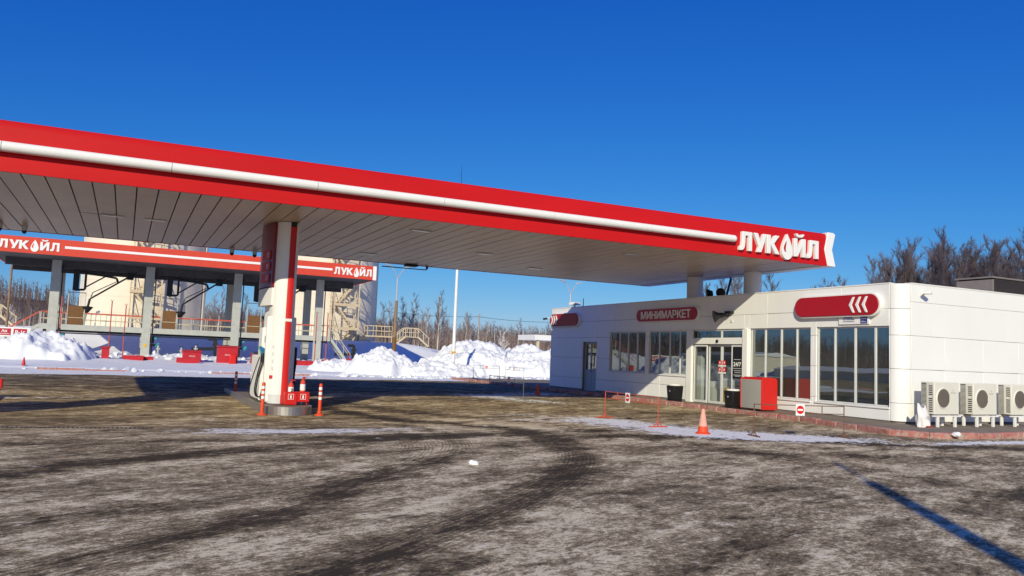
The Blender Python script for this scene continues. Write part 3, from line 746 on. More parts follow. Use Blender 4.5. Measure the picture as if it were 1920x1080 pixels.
def extinguisher(cx, cy, z, label, num):
    e = empty('fire_extinguisher', label, 'fire extinguisher', (cx, cy, z), 'extinguishers in the red fire box')
    MB().lathe([(.001, 0), (.07, 0), (.075, .02), (.075, .50), (.06, .56), (.028, .59), (.028, .62), (.001, .62)], (cx, cy, z), 18).build('cylinder', M['red_orange'], e)
    MB().lathe([(.0765, .30), (.0765, .47)], (cx, cy, z), 18).build('label_band', M['band'], e)
    MB().box(cx - .02, cx + .05, cy - .02, cy + .02, z + .62, z + .66).bar((cx + .0, cy, z + .67), (cx + .11, cy - .02, z + .645), .02).build('valve_handle', M['red_paint'], e)
    if num: text_part('number', num, (cx - .02, cy - .079, z + .34), (1, 0, 0), (0, 0, 1), .09, M['black'], e, bold=.02)
extinguisher(4.23, 22.64, .061, 'left fire extinguisher in the red box, numbered 2', '2')
extinguisher(4.55, 22.64, .142, 'right fire extinguisher in the red box, broad white label', None)

# flexible posts round the island
def post(x, y, label):
    z = zy(x, y)
    e = empty('flexible_post', label, 'bollard', (x, y, z), 'orange flexible posts by the pump island')
    MB().lathe([(.13, -.01), (.125, .02), (.07, .05), (.048, .08), (.046, .82), (.03, .85), (.001, .85)], (x, y, z), 18).build('post', M['orange'], e)
    for h in (.42, .55, .68):
        MB().lathe([(.0475, h), (.0475, h + .075)], (x, y, z), 18).build('band', M['band'], e)
    return e
post(3.36, 21.75, 'orange flexible post with white bands at the left front corner of the island')
post(4.83, 21.65, 'orange flexible post with white bands right of the red fire box')
post(3.62, 29.6, 'orange flexible post with white bands standing farther back left of the dispenser')

# ------------------------------------------------------------------ minimarket
PZ = .12
kpts = [(18.95, 48.0), (18.95, 30.0), (18.75, 26.0), (18.55, 21.0), (18.35, 18.0), (17.75, 15.4), (17.45, 14.2), (17.9, 13.35), (19.5, 13.12), (22, 13.1), (45, 13.1)]
kin = [(19.13, 48.0), (19.13, 30.0), (18.93, 26.0), (18.73, 21.0), (18.53, 18.0), (17.94, 15.4), (17.68, 14.25), (18.0, 13.53), (19.5, 13.3), (22, 13.28), (45, 13.28)]
MB().prism(kin + [(45, 48)], (0, 0, -.2), (1, 0, 0), (0, 1, 0), PZ + .2).build('pavement', M['pavement']).__setitem__('kind', 'structure')
kb = MB()
for (a, b, c, d) in zip(kpts, kpts[1:], kin, kin[1:]):
    L = math.dist(a, b); n = max(1, round(L / 1.0))
    for i in range(n):
        t0, t1 = i / n + .006, (i + 1) / n - .006
        lp = lambda p, q, t: (p[0] + (q[0] - p[0]) * t, p[1] + (q[1] - p[1]) * t)
        q = [lp(a, b, t0), lp(a, b, t1), lp(c, d, t1), lp(c, d, t0)]
        dz = rnd.uniform(-.012, .012)
        kb.add([(x, y, z) for z in (-.2, PZ + .03 + dz) for x, y in q], [(3, 2, 1, 0), (4, 5, 6, 7), (0, 1, 5, 4), (1, 2, 6, 5), (2, 3, 7, 6), (3, 0, 4, 7)])
kerb = kb.build('kerb', M['kerb'], None, bevel=.025)
tag(kerb, kind='structure')

XW, Y0, Y1, H = 19.98, 15.78, 36.95, 4.15
XE = 36.0
mk = empty('minimarket', 'white panelled flat-roofed minimarket with rounded corner and dark tinted windows', 'shop', (27, 26, PZ))
# openings in the front wall: (y0, y1, z0, z1)
OPEN = [(16.20, 18.92, .56, 2.92), (19.16, 21.96, .56, 2.92), (22.24, 25.08, PZ, 2.92), (25.42, 28.06, 1.12, 2.90), (28.30, 31.12, 1.12, 2.90), (32.20, 33.50, PZ, 2.44)]
# cladding: cassettes with open joints on a dark backing
hl = [PZ + .06, .70, 1.68, 2.65, 3.42, H]
wb = MB(); G = .0045
def front_panel(a, b, c, d):
    """cassette minus the openings"""
    cells = [(a, b, c, d)]
    for (o0, o1, q0, q1) in OPEN:
        nx = []
        for (a_, b_, c_, d_) in cells:
            if o0 >= b_ or o1 <= a_ or q0 >= d_ or q1 <= c_: nx.append((a_, b_, c_, d_)); continue
            if a_ < o0: nx.append((a_, o0, c_, d_))
            if b_ > o1: nx.append((o1, b_, c_, d_))
            lo, hi = max(a_, o0), min(b_, o1)
            if c_ < q0: nx.append((lo, hi, c_, q0))
            if d_ > q1: nx.append((lo, hi, q1, d_))
        cells = nx
    for (a_, b_, c_, d_) in cells:
        if b_ - a_ > .01 and d_ - c_ > .01: wb.box(XW, XW + .06, a_, b_, c_, d_)
vl = [Y0 + .40, 17.90, 19.04, 21.09, 22.13, 24.20, 25.25, 27.23, 28.18, 30.64, 32.13, 33.57, 35.10, Y1 - .35]
def cols_for(z0, z1):
    if z0 >= 2.6: return [Y0 + .40, 17.9, 21.09, 24.20, 27.23, 30.64, 32.13, 33.57, 35.10, Y1 - .35]
    return vl
for z0, z1 in zip(hl, hl[1:]):
    v_ = cols_for(z0, z1)
    for a, b in zip(v_, v_[1:]): front_panel(a + G, b - G, z0 + G, z1 - G)
# rounded corner cassettes and the side wall
def corner(cx, cy, r, a0, a1):
    n = 10
    for z0, z1 in zip(hl, hl[1:]):
        o = [(cx + r * math.cos(a0 + (a1 - a0) * i / n), cy + r * math.sin(a0 + (a1 - a0) * i / n)) for i in range(n + 1)]
        q = [(cx + (r - .06) * math.cos(a0 + (a1 - a0) * i / n), cy + (r - .06) * math.sin(a0 + (a1 - a0) * i / n)) for i in range(n, -1, -1)]
        wb.prism(o + q, (0, 0, z0 + G), (1, 0, 0), (0, 1, 0), z1 - z0 - 2 * G)
corner(XW + .38, Y0 + .38, .38, math.pi, 1.5 * math.pi)
corner(XW + .33, Y1 - .33, .33, .5 * math.pi, math.pi)
sxs = [XW + .40, 21.82, 23.58, 25.30, 27.05, 28.8, 30.5, 32.3, 34.1, XE]
sz = [PZ + .06, .70, 1.68, 2.65, 3.63, H]
for j, (z0, z1) in enumerate(zip(sz, sz[1:])):
    xs_ = sxs if j < 3 else [XW + .40, XE]
    for a, b in zip(xs_, xs_[1:]): wb.box(a + G, b - G, Y0, Y0 + .06, z0 + G, z1 - G)
wb.box(XW + .35, XE, Y1 - .06, Y1, PZ, H)
wb.box(XE - .06, XE, Y0 + .07, Y1 - .07, PZ, H)
wb.build('wall', M['white'], mk, bevel=.006, segs=1)
# backing wall with the same openings, plinth, roof
bk = MB()
ys_ = sorted({Y0 + .4, Y1 - .35} | {v for o in OPEN for v in o[:2]})
for a, b in zip(ys_, ys_[1:]):
    oo = [o for o in OPEN if o[0] <= a + 1e-6 and o[1] >= b - 1e-6]
    if oo:
        if oo[0][2] > PZ + .01: bk.box(XW + .062, XW + .2, a, b, PZ, oo[0][2])
        bk.box(XW + .062, XW + .2, a, b, oo[0][3], H - .02)
    else: bk.box(XW + .062, XW + .2, a, b, PZ, H - .02)
bk.box(XW + .4, XE - .1, Y0 + .062, Y0 + .2, PZ, H - .02)
bk.prism([(XW + .38 + .31 * math.cos(math.pi * (1 + i / 16)), Y0 + .38 + .31 * math.sin(math.pi * (1 + i / 16))) for i in range(9)] + [(XW + .38, Y0 + .38)], (0, 0, PZ), (1, 0, 0), (0, 1, 0), H - PZ - .02)
bk.prism([(XW + .33 + .26 * math.cos(math.pi * (.5 + i / 16)), Y1 - .33 + .26 * math.sin(math.pi * (.5 + i / 16))) for i in range(9)] + [(XW + .33, Y1 - .33)], (0, 0, PZ), (1, 0, 0), (0, 1, 0), H - PZ - .02)
bk.build('wall_backing', M['mid_clad'], mk)
MB().box(XW + .03, XW + .061, Y0 + .4, 22.2, PZ - .02, PZ + .06).box(XW + .03, XW + .061, 25.1, 32.2, PZ - .02, PZ + .06).box(XW + .03, XW + .061, 33.5, Y1 - .35, PZ - .02, PZ + .06).box(XW + .4, XE, Y0 + .03, Y0 + .061, PZ - .02, PZ + .06).build('plinth', M['mid_clad'], mk)
MB().box(XW + .21, XE - .1, Y0 + .21, Y1 - .1, 3.62, 3.72).build('roof', M['snow_dirty'], mk)
MB().box(XW - .012, XW + .22, Y0 + .4, Y1 - .35, H, H + .035).box(XW + .4, XE, Y0 - .012, Y0 + .22, H, H + .035).build('parapet_cap', M['white_sheet'], mk)
# interior
MB().box(XW + .2, 27, Y0 + .25, Y1 - .2, PZ - .01, PZ + .012).build('shop_floor', M['int_floor'], mk)
MB().box(26.9, 27, Y0 + .25, Y1 - .2, PZ + .013, 3.1).box(XW + .21, 26.89, Y0 + .25, Y1 - .2, 3.1, 3.2).box(XW + .21, 26.89, 31.6, 31.7, PZ + .013, 3.09).box(XW + .21, 22.4, 22.12, 22.17, PZ + .013, 3.09).build('inner_wall', M['int_dark'], mk)
it = MB()
for k in range(5): it.box(22.6 + k * .02, 23.4, 26.0 + k * 1.05, 26.9 + k * 1.05, PZ + .013, 1.7)
it.box(25.9, 26.8, 22.5, 30.5, PZ + .013, 2.2).box(22.5, 23.5, 16.8, 21.2, PZ + .013, 1.35)
it.build('shelving', M['int_dark'], mk)
for q in ((20.45, 20.95, 25.15, 25.7, 2.0), (20.7, 21.25, 24.75, 25.1, .95), (20.9, 21.5, 23.95, 24.7, 1.08), (21.6, 22.3, 24.72, 25.5, 1.5)): MB().box(q[0], q[1], q[2], q[3], PZ + .013, q[4]).build('white_cabinet', M['int_white'], mk, bevel=.02)
MB().box(20.72, 21.2, 24.77, 25.08, .953, 1.75).build('coffee_machine', M['black'], mk, bevel=.03)

def window(o, mull, name, sill=True):
    y0, y1, z0, z1 = o
    d0, d1 = XW + .07, XW + .13
    fr = MB().box(d0, d1, y0, y1, z0, z0 + .05).box(d0, d1, y0, y1, z1 - .05, z1).box(d0, d1, y0, y0 + .05, z0 + .05, z1 - .05).box(d0, d1, y1 - .05, y1, z0 + .05, z1 - .05)
    w_ = fr.build(name, M['alu'], mk, bevel=.004, segs=1)
    ed = [y0 + .05] + mull + [y1 - .05]
    for m_ in mull: MB().box(d0 - .015, d1, m_ - .032, m_ + .032, z0 + .05, z1 - .05).build('mullion', M['alu'], w_, bevel=.006, segs=1)
    for a, b in zip(ed, ed[1:]):
        MB().box(d0 + .02, d0 + .035, a + (.032 if a != ed[0] else 0), b - (.032 if b != ed[-1] else 0), z0 + .05, z1 - .05).build('pane', M['glass'], w_)
    if sill: MB().box(XW - .045, XW + .062, y0 - .03, y1 + .03, z0 - .05, z0 - .004).build('sill', M['white_sheet'], w_, bevel=.006)
    return w_
window(OPEN[0], [16.70 + .02, 17.45, 18.22], 'window')
window(OPEN[1], [19.80, 20.50, 21.25], 'window')
window(OPEN[3], [26.00, 26.66, 27.38], 'window')
window(OPEN[4], [28.96, 29.66, 30.34], 'window')
# entrance: white portal, transom lights and sliding glass leaves
y0, y1 = 22.24, 25.08
for a_, b_ in ((y0 - .26, y0), (y1, y1 + .32)): MB().box(XW - .10, XW + .12, a_, b_, PZ, 2.90).build('portal_post', M['white_sheet'], mk, bevel=.012)
MB().box(XW - .03, XW + .16, y0 + .003, y1 - .003, 2.36, 2.60).build('portal_beam', M['white_sheet'], mk, bevel=.01)
MB().cyl((XW - .033, 23.65, 2.47), (XW - .07, 23.65, 2.47), .06, n=14).build('door_sensor', M['black'], mk)
tw = MB().box(XW + .06, XW + .12, y0 + .003, y1 - .003, 2.86, 2.915).box(XW + .06, XW + .12, 23.48, 23.56, 2.603, 2.857).build('transom_window', M['alu'], mk)
MB().box(XW + .08, XW + .095, y0 + .003, 23.48, 2.602, 2.86).build('pane', M['glass'], tw); MB().box(XW + .08, XW + .095, 23.56, y1 - .003, 2.602, 2.86).build('pane', M['glass'], tw)
def leaf(a, b, x, nm='door_leaf'):
    f = MB().box(x, x + .05, a, a + .055, PZ + .02, 2.34).box(x, x + .05, b - .055, b, PZ + .02, 2.34).box(x, x + .05, a + .055, b - .055, PZ + .02, PZ + .11).box(x, x + .05, a + .055, b - .055, 2.27, 2.34)
    L = f.build(nm, M['alu'], mk, bevel=.004, segs=1)
    MB().box(x + .02, x + .03, a + .055, b - .055, PZ + .11, 2.27).build('pane', M['glass_door'], L)
    return L
leaf(24.28, 25.07, XW + .02); l2 = leaf(23.54, 24.27, XW + .09); l3 = leaf(22.86, 23.53, XW + .09); l4 = leaf(22.25, 22.93, XW + .02)
bp_ = MB().box(XW + .031, XW + .037, 22.31, 22.87, PZ + 1.0, 2.25).build('black_poster', M['black'], l4)
text_part('poster_hours', '24/7', (XW + .030, 22.82, 1.56), (0, -1, 0), (0, 0, 1), .16, M['band'], l4, width=.40, bold=.02)
for z, a, b in ((1.80, 22.80, 22.44), (1.48, 22.85, 22.36), (1.40, 22.80, 22.42), (1.33, 22.76, 22.44), (1.24, 22.82, 22.38), (1.20, 22.74, 22.46)):
    MB().box(XW + .028, XW + .031, b, a, z, z + .018).build('poster_line', M['alu'], l4)
for k, (yy, zz_) in enumerate(((23.62, 1.62), (23.62, 1.36), (23.38, 1.62), (23.38, 1.36))):
    par = l2 if yy > 23.5 else l3
    MB().box(XW + .083, XW + .089, yy - .09, yy + .09, zz_ - .02, zz_ + .14).build('red_sticker', M['red_bright'], par)
    MB().box(XW + .083, XW + .089, yy - .09, yy + .09, zz_ - .085, zz_ - .03).build('white_sticker', M['band'], par)
    MB().box(XW + .079, XW + .083, yy - .025, yy + .025, zz_ + .02, zz_ + .10).build('sticker_symbol', M['band'], par)
# grey service door
y0, y1 = 32.20, 33.50
d = MB().box(XW + .16, XW + .22, y0, y0 + .10, PZ, 2.44).box(XW + .16, XW + .22, y1 - .10, y1, PZ, 2.44).box(XW + .16, XW + .22, y0 + .1, y1 - .1, 2.34, 2.44).box(XW + .16, XW + .22, 32.88, 32.98, PZ, 2.34) \
    .box(XW + .16, XW + .22, y0 + .1, 32.88, PZ, PZ + .12).box(XW + .16, XW + .22, 32.98, y1 - .1, PZ, PZ + .12).box(XW + .16, XW + .22, y0 + .1, 32.88, 1.02, 1.14).box(XW + .16, XW + .22, 32.98, y1 - .1, 1.02, 1.14).build('service_door', M['door_grey'], mk)
MB().box(XW + .18, XW + .2, y0 + .1, 32.88, PZ + .12, 1.02).box(XW + .18, XW + .2, 32.98, y1 - .1, PZ + .12, 1.02).build('lower_panel', M['door_grey'], d)
MB().box(XW + .18, XW + .2, y0 + .1, 32.88, 1.14, 2.34).build('pane', M['glass'], d); MB().box(XW + .18, XW + .2, 32.98, y1 - .1, 1.14, 2.34).build('pane', M['glass'], d)
MB().tube([(XW + .16, 32.82, 1.05), (XW + .10, 32.82, 1.05), (XW + .10, 32.82, 1.4), (XW + .16, 32.82, 1.4)], .014).build('handle', M['black'], d)

# ------------------------------------------------------------------ signs on the wall
def pill(cy, cz, L, h, label, chev=None, word=None):
    x = XW
    e = empty('wall_sign', label, 'sign', (x - .1, cy, cz))
    def pl(L, h, n=14):
        r = h / 2; p = []
        for i in range(n + 1): t = -math.pi / 2 + math.pi * i / n; p.append((L / 2 - r + r * math.cos(t), r * math.sin(t)))
        for i in range(n + 1): t = math.pi / 2 + math.pi * i / n; p.append((-L / 2 + r + r * math.cos(t), r * math.sin(t)))
        return p
    ux, uy = (0, -1, 0), (0, 0, 1)       # ux x uy points to -X, out of the wall
    MB().prism(pl(L + .09, h + .09), (x - .004, cy, cz), ux, uy, .14).build('light_box', M['white_tube'], e, bevel=.012)
    f = MB().prism(pl(L, h), (x - .146, cy, cz), ux, uy, .035).build('red_face', M['red_sign'], e, bevel=.01)
    if word: text_part('sign_lettering', word, (x - .182, cy, cz - .165), ux, uy, .33, M['band'], e, width=L - .72, depth=.02, bold=.018, center=True)
    if chev:
        off, s = chev
        for k in range(3):
            c0 = off + k * .235
            th = .085
            p = [(-.02 * s, 0), (.12 * s, .24), (.12 * s + th * s, .24), (th * s + .01 * s, 0), (.12 * s + th * s, -.24), (.12 * s, -.24)]
            MB().prism([(c0 + a, b) for a, b in p], (x - .182, cy, cz), ux, uy, .03).build('chevron', M['band'], e, bevel=.012)
pill(26.72, 3.555, 4.05, .50, 'long red pill sign reading МИНИМАРКЕТ in white letters over the windows', word='МИНИМАРКЕТ')
pill(18.05, 3.56, 3.25, .62, 'red pill sign with three white chevrons pointing left beside the rounded corner', chev=(.60, 1))
pill(35.15, 3.54, 2.85, .62, 'red pill sign with three white chevrons pointing right at the far end of the shop', chev=(-1.06, -1))
e = empty('address_plate', 'white address plate with blue lettering and blue number panel above the end window', 'sign', (XW, 17.4, 3.1))
MB().box(XW - .05, XW - .004, 16.86, 17.98, 2.985, 3.235).build('plate', M['band'], e, bevel=.004)
for i, (t, h, wd) in enumerate((('Москва -', .055, .36), ('Астрахань', .055, .46), ('автодорога', .035, .42))):
    text_part('plate_lettering', t, (XW - .051, 17.60, 3.165 - i * .065 + (.012 if i == 2 else 0)), (0, -1, 0), (0, 0, 1), h, M['blue'], e, width=wd, bold=.015, center=True)
MB().box(XW - .056, XW - .0505, 16.92, 17.16, 3.00, 3.22).build('number_panel', M['blue'], e)
text_part('number_lettering', '121км', (XW - .057, 17.04, 3.135), (0, -1, 0), (0, 0, 1), .05, M['band'], e, width=.18, center=True)
text_part('number_lettering', '10 а', (XW - .057, 17.04, 3.03), (0, -1, 0), (0, 0, 1), .055, M['band'], e, width=.14, center=True)
# horn loudspeaker, floodlight, cameras, rooftop lamps
e = empty('horn_loudspeaker', 'black horn loudspeaker on the shop wall right of the lettered sign', 'loudspeaker', (XW, 23.1, 3.43))
MB().cyl((XW - .50, 23.30, 3.36), (XW - .46, 23.28, 3.37), .225, .20, 22).cyl((XW - .46, 23.28, 3.37), (XW - .34, 23.2, 3.40), .20, .11, 22).cyl((XW - .34, 23.2, 3.40), (XW - .16, 23.07, 3.44), .11, .065, 18).build('horn', M['black'], e)
MB().cyl((XW - .16, 23.07, 3.44), (XW - .06, 23.0, 3.46), .085, .075, 14).build('driver', M['black'], e)
MB().bar((XW - .13, 22.85, 3.52), (XW - .12, 23.15, 3.53), .05, .09).box(XW - .14, XW, 22.80, 22.86, 3.48, 3.56).build('bracket', M['dark_metal'], e)
MB().box(XW - .03, XW, 22.86, 22.96, 3.16, 3.26).build('socket_box', M['alu'], e)
e = empty('wall_floodlight', 'small white floodlight high on the side wall near the rounded corner', 'floodlight', (20.8, Y0, 3.93))
MB().box(20.68, 20.88, Y0 - .34, Y0 - .12, 3.86, 3.93, rz=.5).build('lamp_head', M['white_sheet'], e, bevel=.02)
MB().bar((20.82, Y0 - .14, 3.91), (20.90, Y0, 3.95), .04).box(20.86, 20.96, Y0 - .02, Y0, 3.88, 4.0).build('bracket', M['white_sheet'], e)
e = empty('bullet_camera', 'tiny dark bullet camera on the far end of the shop wall', 'security camera', (XW, 36.95, 3.7))
MB().cyl((XW - .3, 37.1, 3.62), (XW - .1, 36.98, 3.66), .05, .05, 10).build('camera_body', M['black'], e)
MB().bar((XW - .12, 36.99, 3.68), (XW + .05, 36.9, 3.72), .04).build('bracket', M['alu'], e)
e = empty('roof_floodlight', 'white floodlight box on the parapet above the far red sign', 'floodlight', (XW + .1, 34.6, H + .035))
MB().box(XW - .1, XW + .3, 34.3, 34.75, H + .12, H + .26, rz=.3).build('lamp_head', M['white_sheet'], e, bevel=.02)
MB().box(XW + .05, XW + .12, 34.48, 34.55, H + .035, H + .12).build('foot', M['galv'], e)
e = empty('antenna_rod', 'short thin antenna rod on the parapet beside the white floodlight', 'antenna', (XW + .1, 33.7, H + .035))
MB().cyl((XW + .1, 33.7, H + .035), (XW + .1, 33.7, H + .42), .018, n=6).cyl((XW + .1, 33.7, H + .035), (XW + .1, 33.7, H + .06), .05, n=8).build('rod', M['dark_metal'], e)
def rooflamp(x, y, rz, label):
    e = empty('roof_spotlight', label, 'spotlight', (x, y, H), 'spotlights on the shop roof')
    c = Vector((x, y, H + .22)); d = Vector((math.cos(rz), math.sin(rz), -.15))
    MB().cyl(c - d * .10, c + d * .12, .10, .19, 16).cyl(c + d * .12, c + d * .14, .19, .19, 16).build('lamp_head', M['black'], e)
    MB().box(x - .03, x + .03, y - .03, y + .03, H - .45, H + .2).build('stand', M['dark_metal'], e)
rooflamp(20.6, 24.9, 2.6, 'round black spotlight on the roof edge between the two canopy columns')
rooflamp(20.6, 24.2, 3.6, 'round black spotlight on the roof edge against the nearer canopy column')
e = empty('roof_strut', 'dark leaning steel strut between the two columns on the shop roof', 'strut', (22.5, 26, 3.72))
MB().bar((22.4, 26.3, 3.72), (21.9, 25.2, 5.1), .07).build('strut', M['dark_metal'], e)
MB().box(22.3, 22.5, 26.2, 26.4, 3.72, 3.76).build('foot_plate', M['dark_metal'], e)
e = empty('plant_room', 'dark brown clad box building rising behind the shop roof at right', 'building', (34, 22, 3.7))
MB().box(30.6, 38, 20.02, 21.48, 3.0, 5.42).build('dark_wall', M['dark_clad'], e)
MB().box(30.5, 30.599, 20.0, 21.5, 3.0, 5.36).build('pale_wall', M['mid_clad'], e)
MB().box(30.45, 38, 19.97, 21.55, 5.42, 5.48).build('roof_edge', M['mid_clad'], e)
# ------------------------------------------------------------------ outdoor air conditioners on white stands
def ac(x0, label):
    e = empty('air_conditioner', label, 'air conditioner', (x0 + .5, 15.1, PZ), 'air conditioners along the side wall')
    W_, D_, z0, z1 = 1.03, .41, .465, 1.352; y0 = 14.88
    b = MB().box(x0, x0 + W_, y0, y0 + D_, z0, z1).build('casing', M['ac_white'], e, bevel=.018)
    cx, cz, r = x0 + .37, .91, .262
    ring = MB()
    n = 32
    for i in range(n):
        t0, t1 = 2 * math.pi * i / n, 2 * math.pi * (i + 1) / n
        q = [(cx + rr_ * math.cos(t), y0 - dy, cz + rr_ * math.sin(t)) for (rr_, dy) in ((r + .035, 0), (r + .02, .02), (r, .02), (r - .01, .001)) for t in (t0, t1)]
        ring.add(q, [(0, 1, 3, 2), (2, 3, 5, 4), (4, 5, 7, 6)])
    ring.build('fan_ring', M['ac_white'], b)
    MB().cyl((cx, y0 - .004, cz), (cx, y0 - .0005, cz), r - .005, n=32).build('fan_shade_disc', mat_fan, b)  # flat disc, the shade inside the fan is put into its colour
    gr = MB()
    for i in range(-8, 9):
        dx = i * .029; hgt = math.sqrt(max(0, (r - .005) ** 2 - dx * dx))
        if hgt > .03: gr.box(cx + dx - .005, cx + dx + .005, y0 - .016, y0 - .009, cz - hgt, cz + hgt)
    gr.build('fan_grille', M['mid_clad'], b)
    # louvred front-left band and finned end
    lv = MB()
    for i in range(13):
        if i == 7: continue
        lv.box(x0 + .03 + .0, x0 - .001, y0 + .06, y0 + .17, .53 + i * .058, .562 + i * .058)
    lv.box(x0 - .0008, x0 + .03, y0 + .055, y0 + .06, .53, 1.26)
    lv.build('louvre', M['dark_metal'], b)
    fin = MB().box(x0 - .012, x0 - .002, y0 + .24, y0 + .39, .50, 1.32)
    fin.build('coil_guard', M['dark_metal'], b)
    sl2 = MB()
    for i in range(24): sl2.box(x0 - .018, x0 - .0125, y0 + .24, y0 + .39, .515 + i * .033, .530 + i * .033)
    sl2.build('fin', M['ac_white'], b)
    # three-lozenge emblem and word
    ex, ez = x0 + .78, 1.14
    for a in (90, 210, 330):
        u = Vector((math.cos(R_(a)), 0, math.sin(R_(a)))); p = Vector((-u.z, 0, u.x)); c = Vector((ex, y0 - .002, ez)); l_ = .042
        MB().add([c + Vector((0, -.002, 0)), c + u * l_ * .5 + p * l_ * .29 + Vector((0, -.002, 0)), c + u * l_ + Vector((0, -.002, 0)), c + u * l_ * .5 - p * l_ * .29 + Vector((0, -.002, 0)), c, c + u * l_ * .5 + p * l_ * .29, c + u * l_, c + u * l_ * .5 - p * l_ * .29],
                 [(0, 1, 2, 3), (7, 6, 5, 4), (0, 4, 5, 1), (1, 5, 6, 2), (2, 6, 7, 3), (3, 7, 4, 0)]).build('emblem', M['galv'], b)
    text_part('casing_lettering', 'MITSUBISHI', (ex, y0 - .003, ez - .085), (1, 0, 0), (0, 0, 1), .026, M['galv'], b, width=.2, center=True)
    for xl in (x0 + .14, x0 + .86):
        for yy in (y0 - .02, y0 + D_ - .04): MB().box(xl - .04, xl + .04, yy, yy + .06, PZ, .405).build('leg', M['white_sheet'], e, bevel=.006)
    MB().box(x0 - .05, x0 + W_ + .05, y0 - .025, y0 + .045, .405, .443).build('front_rail', M['white_sheet'], e)
    MB().box(x0 - .05, x0 + W_ + .05, y0 + D_ - .045, y0 + D_ + .025, .405, .443).build('rear_rail', M['white_sheet'], e)
    MB().box(x0 + .1, x0 + .2, y0 + .046, y0 + D_ - .046, .443, .465).box(x0 + .78, x0 + .88, y0 + .046, y0 + D_ - .046, .443, .465).build('mounting_pad', M['rubber'], e)
mat_fan = mat('fan_shade', (0.10, 0.085, 0.075), 0.7)
ac(20.14, 'white outdoor air conditioner nearest the rounded corner beside the white sack')
ac(21.80, 'white outdoor air conditioner in the middle of the row along the side wall')
ac(23.52, 'white outdoor air conditioner cut by the right edge of the photo')
# white sack leaning by the first stand
SX, SY = .65, .50
e = empty('white_sack', 'crumpled white sack with red print leaning beside the first air conditioner', 'sack', (19.1 + SX, 14.45 + SY, PZ))
rs = np.random.RandomState(2); V = []; F = []; nu, nv = 22, 12
for j in range(nv):
    t = j / (nv - 1)
    for i in range(nu):
        a = 2 * math.pi * i / nu
        r = (1 - .28 * t ** 2) * (1 + .10 * math.sin(3 * a + 5 * t) + .06 * math.sin(7 * a - 3 * t)) * (1.0 if t > .05 else .9)
        sq = max(.25, 1 - .75 * max(0, t - .55) / .45)
        z = .58 * t + (.07 * math.sin(2 * a + 1) if t > .85 else 0)
        V.append((19.12 + SX + .20 * r * math.cos(a) + .05 * t, 14.42 + SY + .16 * r * sq * math.sin(a) + .12 * t, PZ + z))
for j in range(nv - 1):
    for i in range(nu): F.append((j * nu + i, j * nu + (i + 1) % nu, (j + 1) * nu + (i + 1) % nu, (j + 1) * nu + i))
F += [tuple(range(nu))[::-1], tuple(range((nv - 1) * nu, nv * nu))]
MB().add(V, F).build('sack_body', mat('sack_weave', (0.78, 0.76, 0.74), 0.7, var=.06, scale=9, bump=.4, bscale=20), e)
MB().box(18.97 + SX, 19.2 + SX, 14.225 + SY, 14.245 + SY, PZ + .02, PZ + .05).build('red_print', M['red_paint'], e)
text_part('sack_lettering', 'СОЛЬ', (19.10 + SX, 14.238 + SY, PZ + .26), (1, 0, 0), (0, .05, 1), .06, M['mid_clad'], e, width=.2, center=True)

# ------------------------------------------------------------------ things on the pavement
def bin_(x, y, label):
    e = empty('litter_bin', label, 'litter bin', (x, y, PZ), 'black litter bins by the entrance')
    b = MB()
    for (z0, z1, s0, s1) in ((0, .06, .20, .20), (.06, .60, .20, .235)):
        b.add([(x + sx * s, y + sy * s, PZ + z) for z, s in ((z0, s0), (z1, s1)) for sx, sy in ((-1, -1), (1, -1), (1, 1), (-1, 1))],
              [(3, 2, 1, 0), (4, 5, 6, 7), (0, 1, 5, 4), (1, 2, 6, 5), (2, 3, 7, 6), (3, 0, 4, 7)])
    b.build('bin_body', M['black'], e, bevel=.02)
    MB().lathe([(.24, .605), (.25, .63), (.22, .66), (.001, .67)], (x, y, PZ), 20).build('bin_lid', M['band'], e)
    o = MB().lathe([(.001, 0), (.03, 0), (.03, .004), (.001, .004)], (0, 0, 0), 12)
    o = o.build('badge', M['galv'], e, local=True); o.rotation_euler = (0, -math.pi / 2, 0); o.location = (-.225, .02, .4)
bin_(19.30, 25.3, 'black tapered litter bin with pale lid below the shop window left of the entrance')
bin_(18.98, 21.62, 'black tapered litter bin with pale lid against the grey shuttered cabinet')
e = empty('gas_cabinet', 'red cabinet with grey slatted shutter front standing on the pavement', 'cabinet', (19.3, 20.75, PZ))
def rounded(y0, y1, z0, z1, r, n=6):
    p = []
    for (cy, cz, a0) in ((y1 - r, z1 - r, 0), (y0 + r, z1 - r, 90)):
        for i in range(n + 1): t = R_(a0 + 90 * i / n); p.append((cy + r * math.cos(t), cz + r * math.sin(t)))
    return p + [(y0, z0), (y1, z0)]
# the long shuttered side faces the forecourt, the red end faces the camera side
xa, xb, ya, yb = 18.93, 19.62, 20.22, 21.25
endp = [(xa + .02, PZ + .05), (xa, PZ + .16), (xa, 1.12), (xa + .03, 1.19), (xa + .09, 1.215), (xb - .09, 1.215), (xb - .03, 1.19), (xb, 1.12), (xb, PZ + .16), (xb - .02, PZ + .05)]
MB().prism([(a, b) for a, b in endp], (0, ya + .04, 0), (1, 0, 0), (0, 0, 1), .04).build('end_panel', M['red_bright'], e, bevel=.01)
MB().prism([(a, b) for a, b in endp], (0, yb, 0), (1, 0, 0), (0, 0, 1), .04).build('end_panel', M['red_bright'], e, bevel=.01)
MB().box(xa + .04, xb - .04, ya + .041, yb - .041, PZ + .06, 1.20).build('body', M['red_bright'], e)
sh_ = MB(); z = PZ + .08
while z < 1.14:
    sh_.box(xa + .006, xa + .039, ya + .045, yb - .045, z, z + .030); z += .034
sh_.build('shutter', M['roller'], e, bevel=.004, segs=1)
